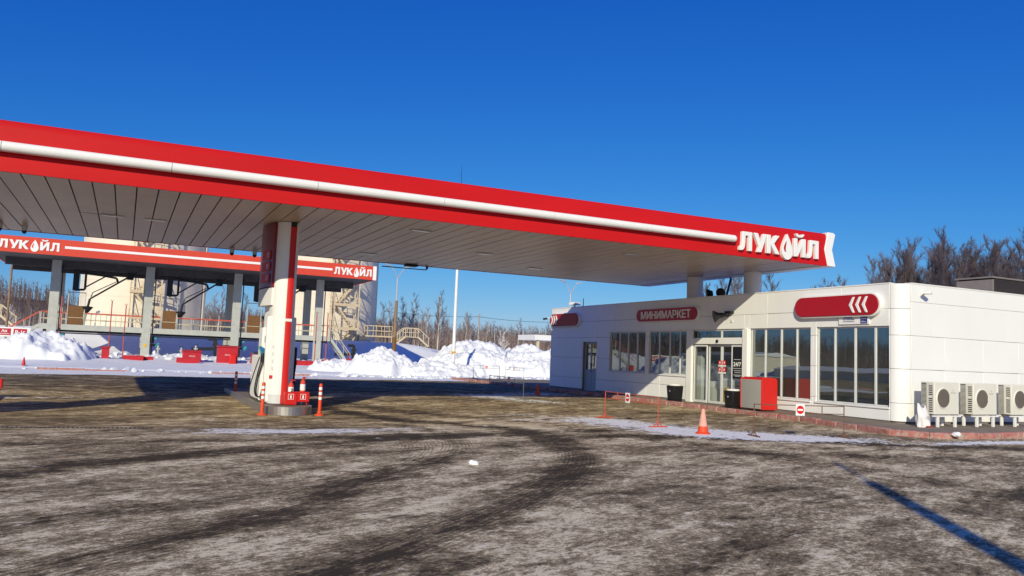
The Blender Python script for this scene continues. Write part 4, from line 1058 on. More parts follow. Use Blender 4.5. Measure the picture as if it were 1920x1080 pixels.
MB().box(xa + .1, xb - .1, ya + .1, yb - .1, 1.2005, 1.235).build('top_tray', M['red_paint'], e)
e = empty('warning_stand', 'yellow folding warning stand just behind the entrance glass', 'warning stand', (20.4, 23.7, PZ + .013))
q0 = PZ + .014
MB().prism([(-.16, 0), (.16, 0), (.12, .62), (-.12, .62)], (20.38, 23.70, q0), (.1, -1, 0), (.18, 0, 1), .02).build('front_board', M['yellow'], e, bevel=.01)
MB().prism([(-.16, 0), (.16, 0), (.12, .62), (-.12, .62)], (20.66, 23.74, q0), (.1, -1, 0), (-.16, 0, 1), .02).build('rear_board', M['yellow'], e, bevel=.01)

# ------------------------------------------------------------------ barriers, cones
def barrier(xa, ya, xb, yb, za, zb, m, label, h=1.03, sign_t=.5, both=True):
    e = empty('pipe_barrier', label, 'barrier', ((xa + xb) / 2, (ya + yb) / 2, min(za, zb)), 'pipe barriers with no entry signs')
    A, B = Vector((xa, ya, za)), Vector((xb, yb, zb)); d = (B - A); d.z = 0; L = d.length; d.normalize(); nrm = Vector((-d.y, d.x, 0))
    f = MB(); r = .013
    for P in (A, B):
        MB().cyl(P, P + Vector((0, 0, h)), r, n=8).build('upright', m, e)
        g = MB().cyl(P - nrm * .26 + Vector((0, 0, .015)), P + nrm * .26 + Vector((0, 0, .015)), .018, n=6)
        g.cyl(P + Vector((0, 0, .14)), P + nrm * .13 + Vector((0, 0, .02)), .012, n=6).cyl(P + Vector((0, 0, .14)), P - nrm * .13 + Vector((0, 0, .02)), .012, n=6)
        g.build('foot', m, e)
    for hh in (h - .02, h - .20): MB().cyl(A + Vector((0, 0, hh)), B + Vector((0, 0, hh)), r * .85, n=8).build('rail', m, e)
    for t in (.25, .75):
        p = A.lerp(B, t); MB().cyl(p + Vector((0, 0, h - .20)), p + Vector((0, 0, h - .02)), .011, n=6).build('spacer', m, e)
    c = A.lerp(B, sign_t) + Vector((0, 0, h - .12))
    side = nrm if (nrm.x * c.x + nrm.y * c.y) < 0 else -nrm      # towards the camera
    uy = Vector((0, 0, 1)); ux = uy.cross(side)
    s = .115; o = c + side * .022
    pl_ = MB().prism([(-s, -s * 1.15), (s, -s * 1.15), (s, s * 1.15), (-s, s * 1.15)], o - side * .004, ux, uy, .006).build('sign_plate', M['band'], e)
    MB().prism([(.097 * math.cos(t * math.pi / 12), .097 * math.sin(t * math.pi / 12)) for t in range(24)], o + side * .0025, ux, uy, .002).build('red_disc', M['red_bright'], pl_)
    MB().prism([(-.07, -.02), (.07, -.02), (.07, .02), (-.07, .02)], o + side * .005, ux, uy, .002).build('white_bar', M['band'], pl_)
M['barrier_red'] = mat('barrier_red', (0.50, 0.085, 0.05), 0.6, var=.2, scale=8, col2=(0.2, 0.06, 0.04), thr=.6)
M['barrier_rust'] = mat('barrier_rust', (0.16, 0.085, 0.055), 0.75, var=.3, scale=8, col2=(0.3, 0.07, 0.05), thr=.55)
M['barrier_grey'] = mat('barrier_grey', (0.12, 0.13, 0.12), 0.6, var=.2, scale=8, col2=(0.35, 0.07, 0.05), thr=.6)
barrier(12.22, 19.15, 12.02, 16.4, 0, 0, M['barrier_red'], 'pale red pipe barrier with no entry sign left of the large traffic cone', .75, .46)
barrier(13.08, 14.2, 15.35, 13.68, 0, 0, M['barrier_rust'], 'rusty thin pipe barrier with no entry sign in front of the red cabinet', .75, .5)
barrier(13.82, 30.6, 13.68, 27.15, zy(13.8, 30.6), zy(13.7, 27.1), M['barrier_grey'], 'dark pipe barrier with red foot at the edge of the canopy shadow', .80, .6)
barrier(20.6, 48.2, 21.9, 47.0, .12, .12, M['barrier_grey'], 'thin dark pipe barrier in the snow, left one of the far pair', .85, .5)
barrier(22.3, 47.0, 21.95, 43.6, .1, .1, M['barrier_grey'], 'thin dark pipe barrier in the snow, right one of the far pair', .85, .5)
def cone(x, y, z, h, label, mA, mB, mC=None):
    e = empty('traffic_cone', label, 'traffic cone', (x, y, z), 'traffic cones')
    r = .17 * h / .75; k = h / .75
    f = .30
    MB().lathe([(.22 * k, 0), (.225 * k, .02 * k), (.19 * k, .05 * k), (r * .95, .06 * k), (r * (1 - .72 * f) , f * h), (.001, f * h + .001)], (x, y, z), 24).build('cone_base', mA, e)
    MB().lathe([(r * (1 - .72 * f) - .0005, f * h + .002), (.055 * k, .93 * h), (.045 * k, h), (.001, h)], (x, y, z), 24).build('cone_body', mB, e)
cone(12.14, 14.84, 0, .57, 'large faded traffic cone with pale pink top in front of the shop', M['orange'], M['cone_pale'])
cone(16.2, 30.8, 0, .46, 'small orange traffic cone in shade near the far corner of the shop', M['orange'], M['orange'])
cone(-4.75, 50.0, .13, .42, 'tiny red traffic cone on the snow by the far left kerb', M['red_bright'], M['red_bright'])
# drainage channel and lumps
e = empty('drain_channel', 'narrow drainage channel grate half buried in dirty ice before the canopy', 'drain', (-.6, 17.2, -.14))
g = MB()
for i in range(34):
    xx = -1.9 + i * .075
    g.box(xx, xx + .045, 17.10, 17.26, zy(xx, 17.2) - .03, zy(xx, 17.2) + .008)
g.build('grate', M['dark_metal'], e, smooth=False)
def lump_mesh(name, x, y, z, r, m, seed, flat=.6):
    bm = bmesh.new(); bmesh.ops.create_icosphere(bm, subdivisions=3, radius=1)
    rs = np.random.RandomState(seed); ph = rs.uniform(0, 6, 9)
    for v in bm.verts:
        p = v.co; k = 1 + .22 * math.sin(3 * p.x + ph[0]) * math.sin(3 * p.y + ph[1]) + .16 * math.sin(6 * p.y + ph[2]) * math.sin(5 * p.z + ph[3]) + .08 * math.sin(11 * p.x + ph[4]) * math.sin(12 * p.z + ph[5])
        v.co = Vector((p.x * r * k, p.y * r * k, p.z * r * k * flat))
    me = bpy.data.meshes.new(name); bm.to_mesh(me); bm.free(); me.materials.append(m)
    o = bpy.data.objects.new(name, me); COL.objects.link(o); o.location = (x, y, z)
    return o
tag(lump_mesh('snow_lump', 4.74, 10.95, .02, .065, M['snow'], 4), 'fist-sized white snow lump lying on the dirty ice in the foreground', 'snow lump')
tag(lump_mesh('snow_lump', 16.45, 13.0, .10, .11, M['snow'], 8, .5), 'dirty white snow lump on the painted kerb below the air conditioners', 'snow lump').location = (18.6, 13.15, .12)
tag(lump_mesh('dark_rubbish', 19.3, 45.0, .05, .28, M['black'], 6, .5), 'black rubbish lump on the snow edge beside the white mast', 'rubbish')

# ------------------------------------------------------------------ tanker loading rack
RY, RZ0, RZ1, RXL, RXR, RYB = 66.0, 7.60, 8.76, -9.2, 18.85, 76.2
GZ = .35
rk = empty('loading_rack', 'far red-trimmed tanker loading rack with grey posts and a railed walkway', 'loading rack', (5, 69, GZ))
MB().box(RXL, RXR - .3, RY, RY + .12, RZ0, RZ1).build('front_fascia', M['red_orange'], rk)
MB().box(RXR - .297, RXR, RY - .02, RY + .14, RZ0 - .01, RZ1 + .01).build('end_trim', M['white_tube'], rk)
MB().box(RXL, RXL + .12, RY + .121, RYB, RZ0, RZ1).build('end_fascia', M['red_orange'], rk)
MB().box(RXR - .15, RXR - .03, RY + .141, RYB, RZ0, RZ1).build('end_fascia', M['red_orange'], rk)
MB().box(RXL + .13, RXR - .16, RYB - .12, RYB, RZ0, RZ1).build('rear_fascia', M['red_orange'], rk)
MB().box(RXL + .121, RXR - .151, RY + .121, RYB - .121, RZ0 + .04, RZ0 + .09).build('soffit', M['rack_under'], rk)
MB().box(RXL + .121, RXR - .151, RY + .121, RYB - .121, RZ1 - .12, RZ1 - .05).build('roof_deck', M['snow_dirty'], rk)
MB().box(-4.35, 15.1, RY - .03, RY - .002, 8.12, 8.30).build('white_stripe', M['white_tube'], rk)
brand_letters(rk, (-8.45, RY - .002, 7.86), (1, 0, 0), (0, 0, 1), .62, .655, .04, M['white_tube'], M['red_orange'], 'b')
brand_letters(rk, (15.25, RY - .002, 7.86), (1, 0, 0), (0, 0, 1), .60, .555, .04, M['white_tube'], M['red_orange'], 'c')
XF = rack_xf
CX = [-4.78, 1.42, 7.78, 14.25]
for cx in CX:
    for cy in (66.1, 71.3):
        c_ = MB().box(cx - .30, cx + .30, cy - .02, cy + .02, GZ - .3, RZ0 + .039).box(cx - .30, cx - .25, cy + .021, cy + .30, GZ - .3, RZ0 + .039).box(cx + .25, cx + .30, cy + .021, cy + .30, GZ - .3, RZ0 + .039).build('post', M['grey_steel'], rk)
        if cy < 70:
            jb = MB()
            for z in (1.4, 3.2, 4.6, 5.9): jb.box(cx - .31, cx + .31, cy - .035, cy - .021, z, z + .05)
            jb.build('splice_plate', M['grey_steel'], c_)
            MB().cyl((cx + .42, cy, GZ), (cx + .42, cy, 6.9), .045, n=8).build('conduit', M['dark_metal'], rk)
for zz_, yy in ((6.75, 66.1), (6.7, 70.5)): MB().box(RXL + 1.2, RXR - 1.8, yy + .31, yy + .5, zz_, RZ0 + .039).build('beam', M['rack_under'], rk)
# walkway
WZ = 2.55
MB().box(-5.6, 15.3, 66.2, 68.6, WZ - .09, WZ).build('walkway', M['grey_steel'], rk)
MB().box(-5.6, 15.3, 66.12, 66.199, WZ - .28, WZ + .12).build('walkway_edge', M['grey_steel'], rk)
MB().box(-5.4, 15.2, 67.2, 67.4, WZ - .42, WZ - .091).build('walkway_beam', M['dark_metal'], rk)
MB().cyl((-5, 66.3, WZ - .5), (12, 66.3, WZ - .5), .05, n=8).build('pipe', M['dark_metal'], rk)
gates = [(-3.9, -2.75), (2.4, 3.5), (8.6, 9.7)]
def railing(x0, x1, y):
    rt = MB().bar((x0, y, WZ + 1.0), (x1, y, WZ + 1.0), .055)
    rt.build('top_rail', M['rail_red'], rk)
    MB().bar((x0, y, WZ + .52), (x1, y, WZ + .52), .04).build('mid_rail', M['rail'], rk)
    n = max(2, round((x1 - x0) / 1.05))
    for i in range(n + 1):
        xx = x0 + (x1 - x0) * i / n; MB().box(xx - .022, xx + .022, y - .022, y + .022, WZ, WZ + .97).build('baluster', M['grey_steel'], rk)
for a, b in ((-5.5, -3.95), (-2.7, 2.35), (3.55, 8.55), (9.75, 15.2)): railing(a, b, 66.24)
railing(-5.5, 15.2, 68.5)
for a, b in gates:
    f = MB().box(a, a + .05, 66.2, 66.26, WZ, WZ + 2.5).box(b - .05, b, 66.2, 66.26, WZ, WZ + 2.5).box(a + .051, b - .051, 66.2, 66.26, WZ + 2.44, WZ + 2.5).box(a + .051, b - .051, 66.2, 66.26, WZ + .03, WZ + .1)
    g = f.build('gangway_gate', M['grey_steel'], rk)
    MB().box(a + .08, b - .08, 66.21, 66.25, WZ + .12, WZ + 1.5).build('gate_mesh', M['mesh_brown'], g)
    MB().box(a + .08, b - .08, 66.195, 66.209, WZ + .62, WZ + .66).build('gate_bar', M['rail'], g)
# stairs at both ends
def stair(xa, za, xb, zb, y, label_):
    s = MB().bar((xa, y, za), (xb, y, zb), .06, .22).bar((xa, y + .9, za), (xb, y + .9, zb), .06, .22)
    n = 9
    st = s.build('stair_stringer', M['grey_steel'], rk)
    t = MB()
    for i in range(n): q = (i + .5) / n; t.box(xa + (xb - xa) * q - .12, xa + (xb - xa) * q + .12, y + .03, y + .87, za + (zb - za) * q - .02, za + (zb - za) * q + .02)
    t.build('stair_tread', M['grey_steel'], st)
    for yy in (y, y + .9):
        h = MB().bar((xa, yy, za + 1.0), (xb, yy, zb + 1.0), .05).build('stair_rail', M['rail_red'] if xa < 0 else M['rail'], st)
        for i in range(4):
            q = i / 3; MB().cyl((xa + (xb - xa) * q, yy, za + (zb - za) * q), (xa + (xb - xa) * q, yy, za + (zb - za) * q + 1.0), .022, n=6).build('stair_post', M['grey_steel'], st)
stair(-5.6, WZ, -8.4, .6, 66.3, 'l'); stair(15.3, WZ, 17.1, .25, 66.3, 'r')
# valve clusters under the walkway
for cx in CX[:3]:
    v = MB().box(cx + .3, cx + .62, 66.5, 66.8, 1.55, 2.05).cyl((cx + .45, 66.6, .3), (cx + .45, 66.6, 1.6), .07, n=8).cyl((cx + .3, 66.6, 1.4), (cx + .85, 66.6, 1.4), .09, n=8).build('valve_body', M['dark_metal'], rk)
    MB().lathe([(.001, 0), (.15, 0), (.15, .22), (.001, .22)], (cx + .72, 66.45, 1.86), 12).cyl((cx + .95, 66.5, 1.48), (cx + .78, 66.4, 1.32), .13, n=12).build('valve_cap', M['teal'], v)
    MB().cyl((cx, 66.05, 1.35), (cx, 66.075, 1.35), .12, n=14).build('yellow_notice', M['yellow'], v)
# swinging loading arms
def arm(x0, label):
    y = 66.75
    e = empty('tanker_loader', label, 'loading arm', rack_xf((x0, y, RZ0)), 'swinging loaders on the rack')
    MB().box(x0 - .24, x0 + .16, y - .15, y + .15, 5.2, RZ0).build('riser', M['dark_metal'], e)
    MB().tube([(x0 + .56, y, 7.2), (x0 + .56, y, 5.3), (x0 - .1, y, 5.22)], .085, 8).tube([(x0 + .16, y, 6.62), (x0 + .66, y, 6.5)], .10, 8).build('swivel_frame', M['dark_metal'], e)
    MB().tube([(x0 + .5, y, 6.5), (x0 + 1.6, y - .1, 6.42), (x0 + 2.6, y - .2, 6.28), (x0 + 2.72, y - .2, 5.95)], .085, 8).box(x0 + 1.55, x0 + 1.78, y - .2, y, 6.5, 6.68).build('boom', M['dark_metal'], e)
    MB().bar((x0 + .5, y, 5.42), (x0 + 1.85, y - .1, 6.36), .09).build('brace', M['dark_metal'], e)
    MB().tube([(x0 + .95, y - .3, 4.62), (x0 + 3.95, y - .3, 6.82)], .065, 8).build('drop_pipe', M['dark_metal'], e)
    MB().box(x0 + 3.28, x0 + 3.72, y - .5, y - .1, 6.22, 6.72, rz=.3).build('counterweight', M['black'], e, bevel=.04)
    MB().tube([(x0 + 2.6, y - .3, 6.0), (x0 + 1.1, y - .3, 5.1), (x0 + 1.0, y - .3, 4.75)], .03, 6).build('cable', M['dark_metal'], e)
    MB().tube([(x0 + .95, y - .3, 4.62), (x0 + .88, y - .3, 4.2), (x0 + .82, y - .3, 3.7)], .085, 8).build('spout', M['dark_metal'], e)
    MB().lathe([(.09, -.42), (.40, .0), (.42, .05), (.10, .10)], (x0 + .80, y - .3, 3.98), 16).build('vapour_cone', M['black'], e)
    MB().tube([(x0 + .76, y - .3, 3.6), (x0 + .66, y - .3, 2.65)], .09, 8).build('dip_pipe', M['grey_steel'], e)
arm(-3.45, 'leftmost dark loading arm with counterweight hanging before the first cream tank')
arm(2.9, 'dark loading arm with counterweight in the middle bay of the rack')
arm(9.35, 'dark loading arm partly hidden by the white price pillar')
XF = None

# ------------------------------------------------------------------ storage tanks
def tank(cx, cy, r, top, zb, ang, label):
    e = empty('storage_tank', label, 'tank', (cx, cy, zb), 'storage tanks behind the rack')
    s = MB()
    nr = 8
    for i in range(nr):
        z0 = zb + (top - zb) * i / nr; z1 = zb + (top - zb) * (i + 1) / nr - .025
        s.lathe([(r, z0), (r, z1), (r - .03, z1 + .005), (r - .03, z1 + .025)], (cx, cy, 0), 64)
    s.build('shell', M['tank'], e)
    MB().lathe([(r + .08, top), (r + .08, top + .06), (.6, top + .9), (.001, top + .95)], (cx, cy, 0), 48).build('roof', M['tank'], e)
    n = 40; rg = MB()
    for i in range(n):
        t = 2 * math.pi * i / n; rg.cyl((cx + r * math.cos(t), cy + r * math.sin(t), top), (cx + r * math.cos(t), cy + r * math.sin(t), top + 1.05), .03, n=5, cap=False)
    for h in (.55, 1.05): rg.tube([(cx + r * math.cos(2 * math.pi * i / n), cy + r * math.sin(2 * math.pi * i / n), top + h) for i in range(n + 1)], .03, 5)
    rg.build('roof_railing', M['tank_stair'], e)
    # zig-zag stair tower standing off the shell
    c, sn = math.cos(ang), math.sin(ang)
    def P(rad, tan, z): return (cx + c * (r + rad) - sn * tan, cy + sn * (r + rad) + c * tan, z)
    tw = MB()
    for rad in (.35, 1.75):
        for tan in (-1.35, 1.35): tw.bar(P(rad, tan, zb), P(rad, tan, top + 1), .11)
    tower = tw.build('stair_tower', M['tank_stair'], e)
    st = (top - zb) / 5
    for k in range(5):
        z0 = zb + st * k; z1 = z0 + st
        a, b = ((-1.0, 1.0), (1.0, -1.0))[k % 2]
        rad = 1.35 if k % 2 else .75
        for rr2 in (-.3, .3): MB().bar(P(rad + rr2, a, z0), P(rad + rr2, b, z1), .06, .2).build('stringer', M['tank_stair'], tower)
        tr = MB()
        for i in range(9):
            q = (i + .5) / 9; t = a + (b - a) * q; z = z0 + st * q
            tr.add([P(rad - .29, t - .13, z), P(rad + .29, t - .13, z), P(rad + .29, t + .13, z), P(rad - .29, t + .13, z), P(rad - .29, t - .13, z + .03), P(rad + .29, t - .13, z + .03), P(rad + .29, t + .13, z + .03), P(rad - .29, t + .13, z + .03)],
                   [(3, 2, 1, 0), (4, 5, 6, 7), (0, 1, 5, 4), (1, 2, 6, 5), (2, 3, 7, 6), (3, 0, 4, 7)])
        tr.build('tread', M['tank_stair'], tower)
        # landing with toe board and rails
        s_ = 1 if b > 0 else -1
        ld = MB()
        q = [P(.3, -1.45, z1), P(1.85, -1.45, z1), P(1.85, 1.45, z1), P(.3, 1.45, z1)]
        lo = P(1.86, -1.45, z1), P(1.86, 1.45, z1)
        ld.add([lo[0], lo[1], lo[1][:2] + (z1 + .3,), lo[0][:2] + (z1 + .3,), P(1.82, -1.45, z1), P(1.82, 1.45, z1), P(1.82, 1.45, z1 + .3), P(1.82, -1.45, z1 + .3)],
               [(0, 1, 2, 3), (7, 6, 5, 4), (0, 4, 5, 1), (1, 5, 6, 2), (2, 6, 7, 3), (3, 7, 4, 0)])
        w0, w1 = (.55, 1.45) if s_ > 0 else (-1.45, -.55)
        ld.add([P(.3, w0, z1), P(1.8, w0, z1), P(1.8, w1, z1), P(.3, w1, z1), P(.3, w0, z1 + .05), P(1.8, w0, z1 + .05), P(1.8, w1, z1 + .05), P(.3, w1, z1 + .05)],
               [(3, 2, 1, 0), (4, 5, 6, 7), (0, 1, 5, 4), (1, 2, 6, 5), (2, 3, 7, 6), (3, 0, 4, 7)])
        ld.build('landing', M['tank_stair'], tower)
        rl = MB()
        for h in (.5, 1.0): rl.bar(P(1.82, -1.45, z1 + h), P(1.82, 1.45, z1 + h), .05)
        for i in range(6): t = -1.45 + 2.9 * i / 5; rl.bar(P(1.82, t, z1), P(1.82, t, z1 + 1.0), .045)
        for tan in (-1.42, 1.42):
            rl.bar(P(.35, tan, z1 + 1), P(1.8, tan, z1 + 1), .05); rl.bar(P(.35, tan, z1 + .5), P(1.8, tan, z1 + .5), .05)
        rl.build('landing_rail', M['tank_stair'], tower)
        for tan in (-1.36, 1.36): MB().bar(P(1.7, tan, z0 + .1), P(.4, tan, z1 - .1), .06).build('bracing', M['tank_stair'], tower)
    for a2 in (1.15, -1.75):
        q = ang + a2; MB().cyl((cx + (r + .12) * math.cos(q), cy + (r + .12) * math.sin(q), zb), (cx + (r + .12) * math.cos(q), cy + (r + .12) * math.sin(q), top), .09, n=8).build('drain_pipe', M['tank'], e)
    return e
tank(1.6, 93.0, 6.0, 14.0, 1.2, R_(-90), 'left cream storage tank with rust stains and a yellowed stair tower')
tank(20.9, 93.0, 5.5, 14.0, 1.2, R_(-86), 'right cream storage tank with white stair landings beside the open sky')
e = empty('tank_walkway', 'small cream railed platform sticking out right of the right storage tank', 'platform', (25.5, 88.5, 3.2))
MB().box(22.6, 27.2, 87.4, 88.6, 3.2, 3.34).build('platform', M['tank_stair'], e)
for y in (87.42, 88.58):
    for h in (.55, 1.1): MB().bar((24.3, y, 3.34 + h), (27.18, y, 3.34 + h), .06).build('rail', M['tank_stair'], e)
    for xx in (24.3, 25.3, 26.25, 27.15): MB().box(xx - .03, xx + .03, y - .02, y + .02, 3.34, 4.5).build('upright', M['tank_stair'], e)
for xx in (23.4, 26.8): MB().box(xx - .06, xx + .06, 87.9, 88.1, 1.2, 3.199).build('support', M['dark_metal'], e)

# ------------------------------------------------------------------ red fire gear along the snow
def hz(x, y): return zs(x, y) - .03
FG = 'red fire equipment boxes in the snow'
def tray(x0, x1, y, h, label, d=.7):
    z = hz((x0 + x1) / 2, y)
    e = empty('sand_tray', label, 'sand box', ((x0 + x1) / 2, y, z), FG)
    b = MB().box(x0, x1, y, y + .03, z, z + h).box(x0, x1, y + d - .03, y + d, z, z + h).box(x0, x0 + .03, y + .031, y + d - .031, z, z + h).box(x1 - .03, x1, y + .031, y + d - .031, z, z + h).build('side_board', M['red_paint'], e)
    MB().box(x0 + .032, x1 - .032, y + .032, y + d - .032, z, z + h * .8).build('snow_filling', M['snow'], e)
    MB().box(x0 - .02, x1 + .02, y - .02, y - .001, z + h - .06, z + h).build('rim', M['red_paint'], e)
def chest(x0, x1, y, h, label, d=.7, lid=True, note=False):
    z = hz((x0 + x1) / 2, y)
    e = empty('fire_chest', label, 'fire box', ((x0 + x1) / 2, y, z), FG)
    b = MB().box(x0, x1, y, y + d, z, z + h - .08).build('chest_body', M['red_paint'], e, bevel=.015)
    if lid: MB().add([(x0 - .05, y - .06, z + h - .078), (x1 + .05, y - .06, z + h - .078), (x1 + .05, y + d + .03, z + h - .02), (x0 - .05, y + d + .03, z + h - .02), (x0 - .05, y - .06, z + h - .02), (x1 + .05, y - .06, z + h - .02), (x1 + .05, y + d + .03, z + h + .05), (x0 - .05, y + d + .03, z + h + .05)],
                     [(3, 2, 1, 0), (4, 5, 6, 7), (0, 1, 5, 4), (1, 2, 6, 5), (2, 3, 7, 6), (3, 0, 4, 7)]).build('lid', M['red_paint'], e)
    if note:
        text_part('stencil', 'ПЕСОК', ((x0 + x1) / 2, y - .004, z + h * .45), (1, 0, 0), (0, 0, 1), .10, M['band'], e, width=.4, center=True)
    return e
tray(-4.55, -3.2, 60.0, .36, 'long low red tray at the foot of the left snow heap')
chest(-1.32, -.86, 60.4, .80, 'upright red box between the snow heap and the thin red poles', .45)
tray(.0, 1.25, 60.0, .34, 'low red tray right of the two thin red poles'); tray(1.25, 1.9, 60.5, .26, 'short low red tray touching the end of a longer one')
tray(3.3, 4.65, 59.0, .40, 'low red tray in front of a taller stencilled red chest')
chest(3.75, 4.95, 60.4, .80, 'squat red chest stencilled in white behind a low tray', .8, True, True)
ch_ = chest(6.05, 7.4, 60.4, 1.22, 'largest red chest with sloping lid left of the dispenser pillar', .9, True, True)
for a, b, h, label in ((6.75, 7.25, .75, 'bright red cloth-covered block against the largest red chest'), ):
    z = hz(7, 59.8); e = empty('covered_block', label, 'covered box', (7, 59.9, z), FG)
    MB().add([(a, 59.75, z), (b, 59.75, z), (b, 60.15, z), (a, 60.15, z), (a + .04, 59.78, z + h * .9), (b - .02, 59.8, z + h), (b - .03, 60.12, z + h), (a + .05, 60.12, z + h * .92)], [(3, 2, 1, 0), (4, 5, 6, 7), (0, 1, 5, 4), (1, 2, 6, 5), (2, 3, 7, 6), (3, 0, 4, 7)]).build('cover', M['red_bright'], e, bevel=.06)
chest(8.35, 9.0, 60.2, .85, 'red box half hidden behind the white fuel dispenser', .7, False)
tray(11.35, 13.15, 60.0, .36, 'low red tray right of the white price pillar')
z = hz(11.2, 59.7); e = empty('red_barrel', 'rounded red barrel standing right of the price pillar', 'barrel', (11.0, 59.7, z), FG)
MB().lathe([(.001, 0), (.22, 0), (.25, .05), (.25, .62), (.22, .72), (.12, .78), (.001, .79)], (11.0, 59.7, z), 20).build('barrel', M['red_bright'], e)
chest(13.55, 14.45, 60.3, .62, 'open red box at the foot of the right rack stair', .8, False)
z = hz(16.2, 61); e = empty('red_hydrant', 'red pipe frame half buried in snow beside the right stair', 'hydrant', (15.6, 61, z), FG)
MB().tube([(15.2, 61, z), (15.2, 61, z + .55), (16.1, 61, z + .55), (16.1, 61, z)], .05, 8).tube([(15.6, 61, z + .55), (15.6, 61, z + .95)], .03, 6).build('pipe_frame', M['red_paint'], e)
chest(16.95, 17.25, 60.3, .55, 'small red box on the snow left of the tall white heap', .3, False)
def rodpole(x, y, h, label):
    z = hz(x, y); e = empty('marker_pole', label, 'pole', (x, y, z), 'thin red poles by the rack')
    MB().cyl((x, y, z - .2), (x, y, z + h), .04, n=8).build('pole', M['rail_red'], e)
    MB().lathe([(.055, 0), (.055, .22)], (x, y, z + h * .42), 8).build('clamp', M['dark_metal'], e)
    MB().bar((x - .1, y, z + h + .1), (x, y, z + h - .02), .025).bar((x + .1, y, z + h + .1), (x, y, z + h - .02), .025).build('cable_hook', M['dark_metal'], e)
rodpole(-4.0, 62.2, 4.1, 'thin red pole rising from the left red tray')
rodpole(-.95, 62.2, 4.0, 'thin red pole, left one of the pair before the cream tank')
rodpole(-.05, 62.2, 3.75, 'thin red pole, right one of the pair before the cream tank')
rodpole(13.25, 62.2, 4.0, 'thin red pole at the end of the walkway rail')
rodpole(14.1, 62.2, 4.0, 'thin red pole in front of the right stair and red box')
def hydrant(x, y, label, kind):
    z = hz(x, y); e = empty('valve_stand', label, 'valve', (x, y, z), 'dark pipe valves under the rack')
    if kind == 1:
        MB().cyl((x, y, z - .2), (x, y, z + .75), .07, n=8).cyl((x - .14, y, z + .5), (x + .14, y, z + .5), .06, n=8).build('valve_pipe', M['grey_steel'], e)
        MB().bar((x - .16, y, z + .8), (x + .16, y, z + .8), .04).build('hand_lever', M['dark_metal'], e)
    else:
        MB().tube([(x - 1.3, y, z + .75), (x + .5, y, z + .85)], .13, 8).tube([(x + .45, y, z - .2), (x + .45, y, z + 1.6), (x - .1, y, z + 1.6)], .13, 8).cyl((x + .45, y - .2, z + 1.2), (x + .45, y + .2, z + 1.2), .2, n=10).build('valve_pipe', M['dark_metal'], e)
hydrant(2.3, 65, 'thin red-topped valve stem in the snow under the second bay', 1)
hydrant(3.9, 65, 'thin valve stem with lever left of the thick dark pipe elbow', 1)
hydrant(4.9, 65, 'pale valve stem nearest the thick dark pipe elbow', 1)
hydrant(6.1, 68, 'thick dark pipe elbow standing in the blue-shaded snow', 2)
hydrant(10.1, 66, 'valve stem just left of the white dispenser', 1)
hydrant(18.4, 72, 'dark pipe elbow in the shaded snow below the right tank', 2)
e = empty('notice_board', 'long white board with red hazard panels standing left of the rack stair', 'sign', (-7.3, 64.6, .6))
MB().box(-10.0, -5.9, 64.5, 64.56, 1.62, 2.28).build('board', M['band'], e)
for xx in (-9.6, -8.6, -7.4, -6.3): MB().box(xx - .03, xx + .03, 64.57, 64.63, .3, 1.9).build('board_post', M['galv'], e)
MB().box(-7.85, -7.05, 64.49, 64.499, 1.72, 2.18).build('red_panel', M['red_paint'], e); MB().box(-6.9, -6.1, 64.49, 64.499, 1.72, 2.18).build('red_panel', M['red_paint'], e)
text_part('panel_lettering', 'Аи', (-7.45, 64.488, 1.92), (1, 0, 0), (0, 0, 1), .2, M['band'], e, width=.34, bold=.03, center=True)
text_part('panel_lettering', 'БЕНЗИН', (-7.45, 64.488, 1.78), (1, 0, 0), (0, 0, 1), .08, M['band'], e, width=.62, bold=.02, center=True)
text_part('panel_lettering', 'В-1г', (-6.5, 64.488, 1.84), (1, 0, 0), (0, 0, 1), .24, M['band'], e, width=.6, bold=.03, center=True)
for xx in (-8.3, -9.2):
    rg = MB()
    for i in range(20):
        t0, t1 = 2 * math.pi * i / 20, 2 * math.pi * (i + 1) / 20
        rg.bar((xx + .22 * math.cos(t0), 64.49, 1.95 + .22 * math.sin(t0)), (xx + .22 * math.cos(t1), 64.49, 1.95 + .22 * math.sin(t1)), .02)
    rg.build('prohibition_ring', M['red_paint'], e)
MB().prism([(-8.45, 1.85), (-8.3, 1.9), (-8.36, 2.08)], (0, 64.497, 0), (1, 0, 0), (0, 0, 1), .006).build('prohibition_symbol', M['red_paint'], e)

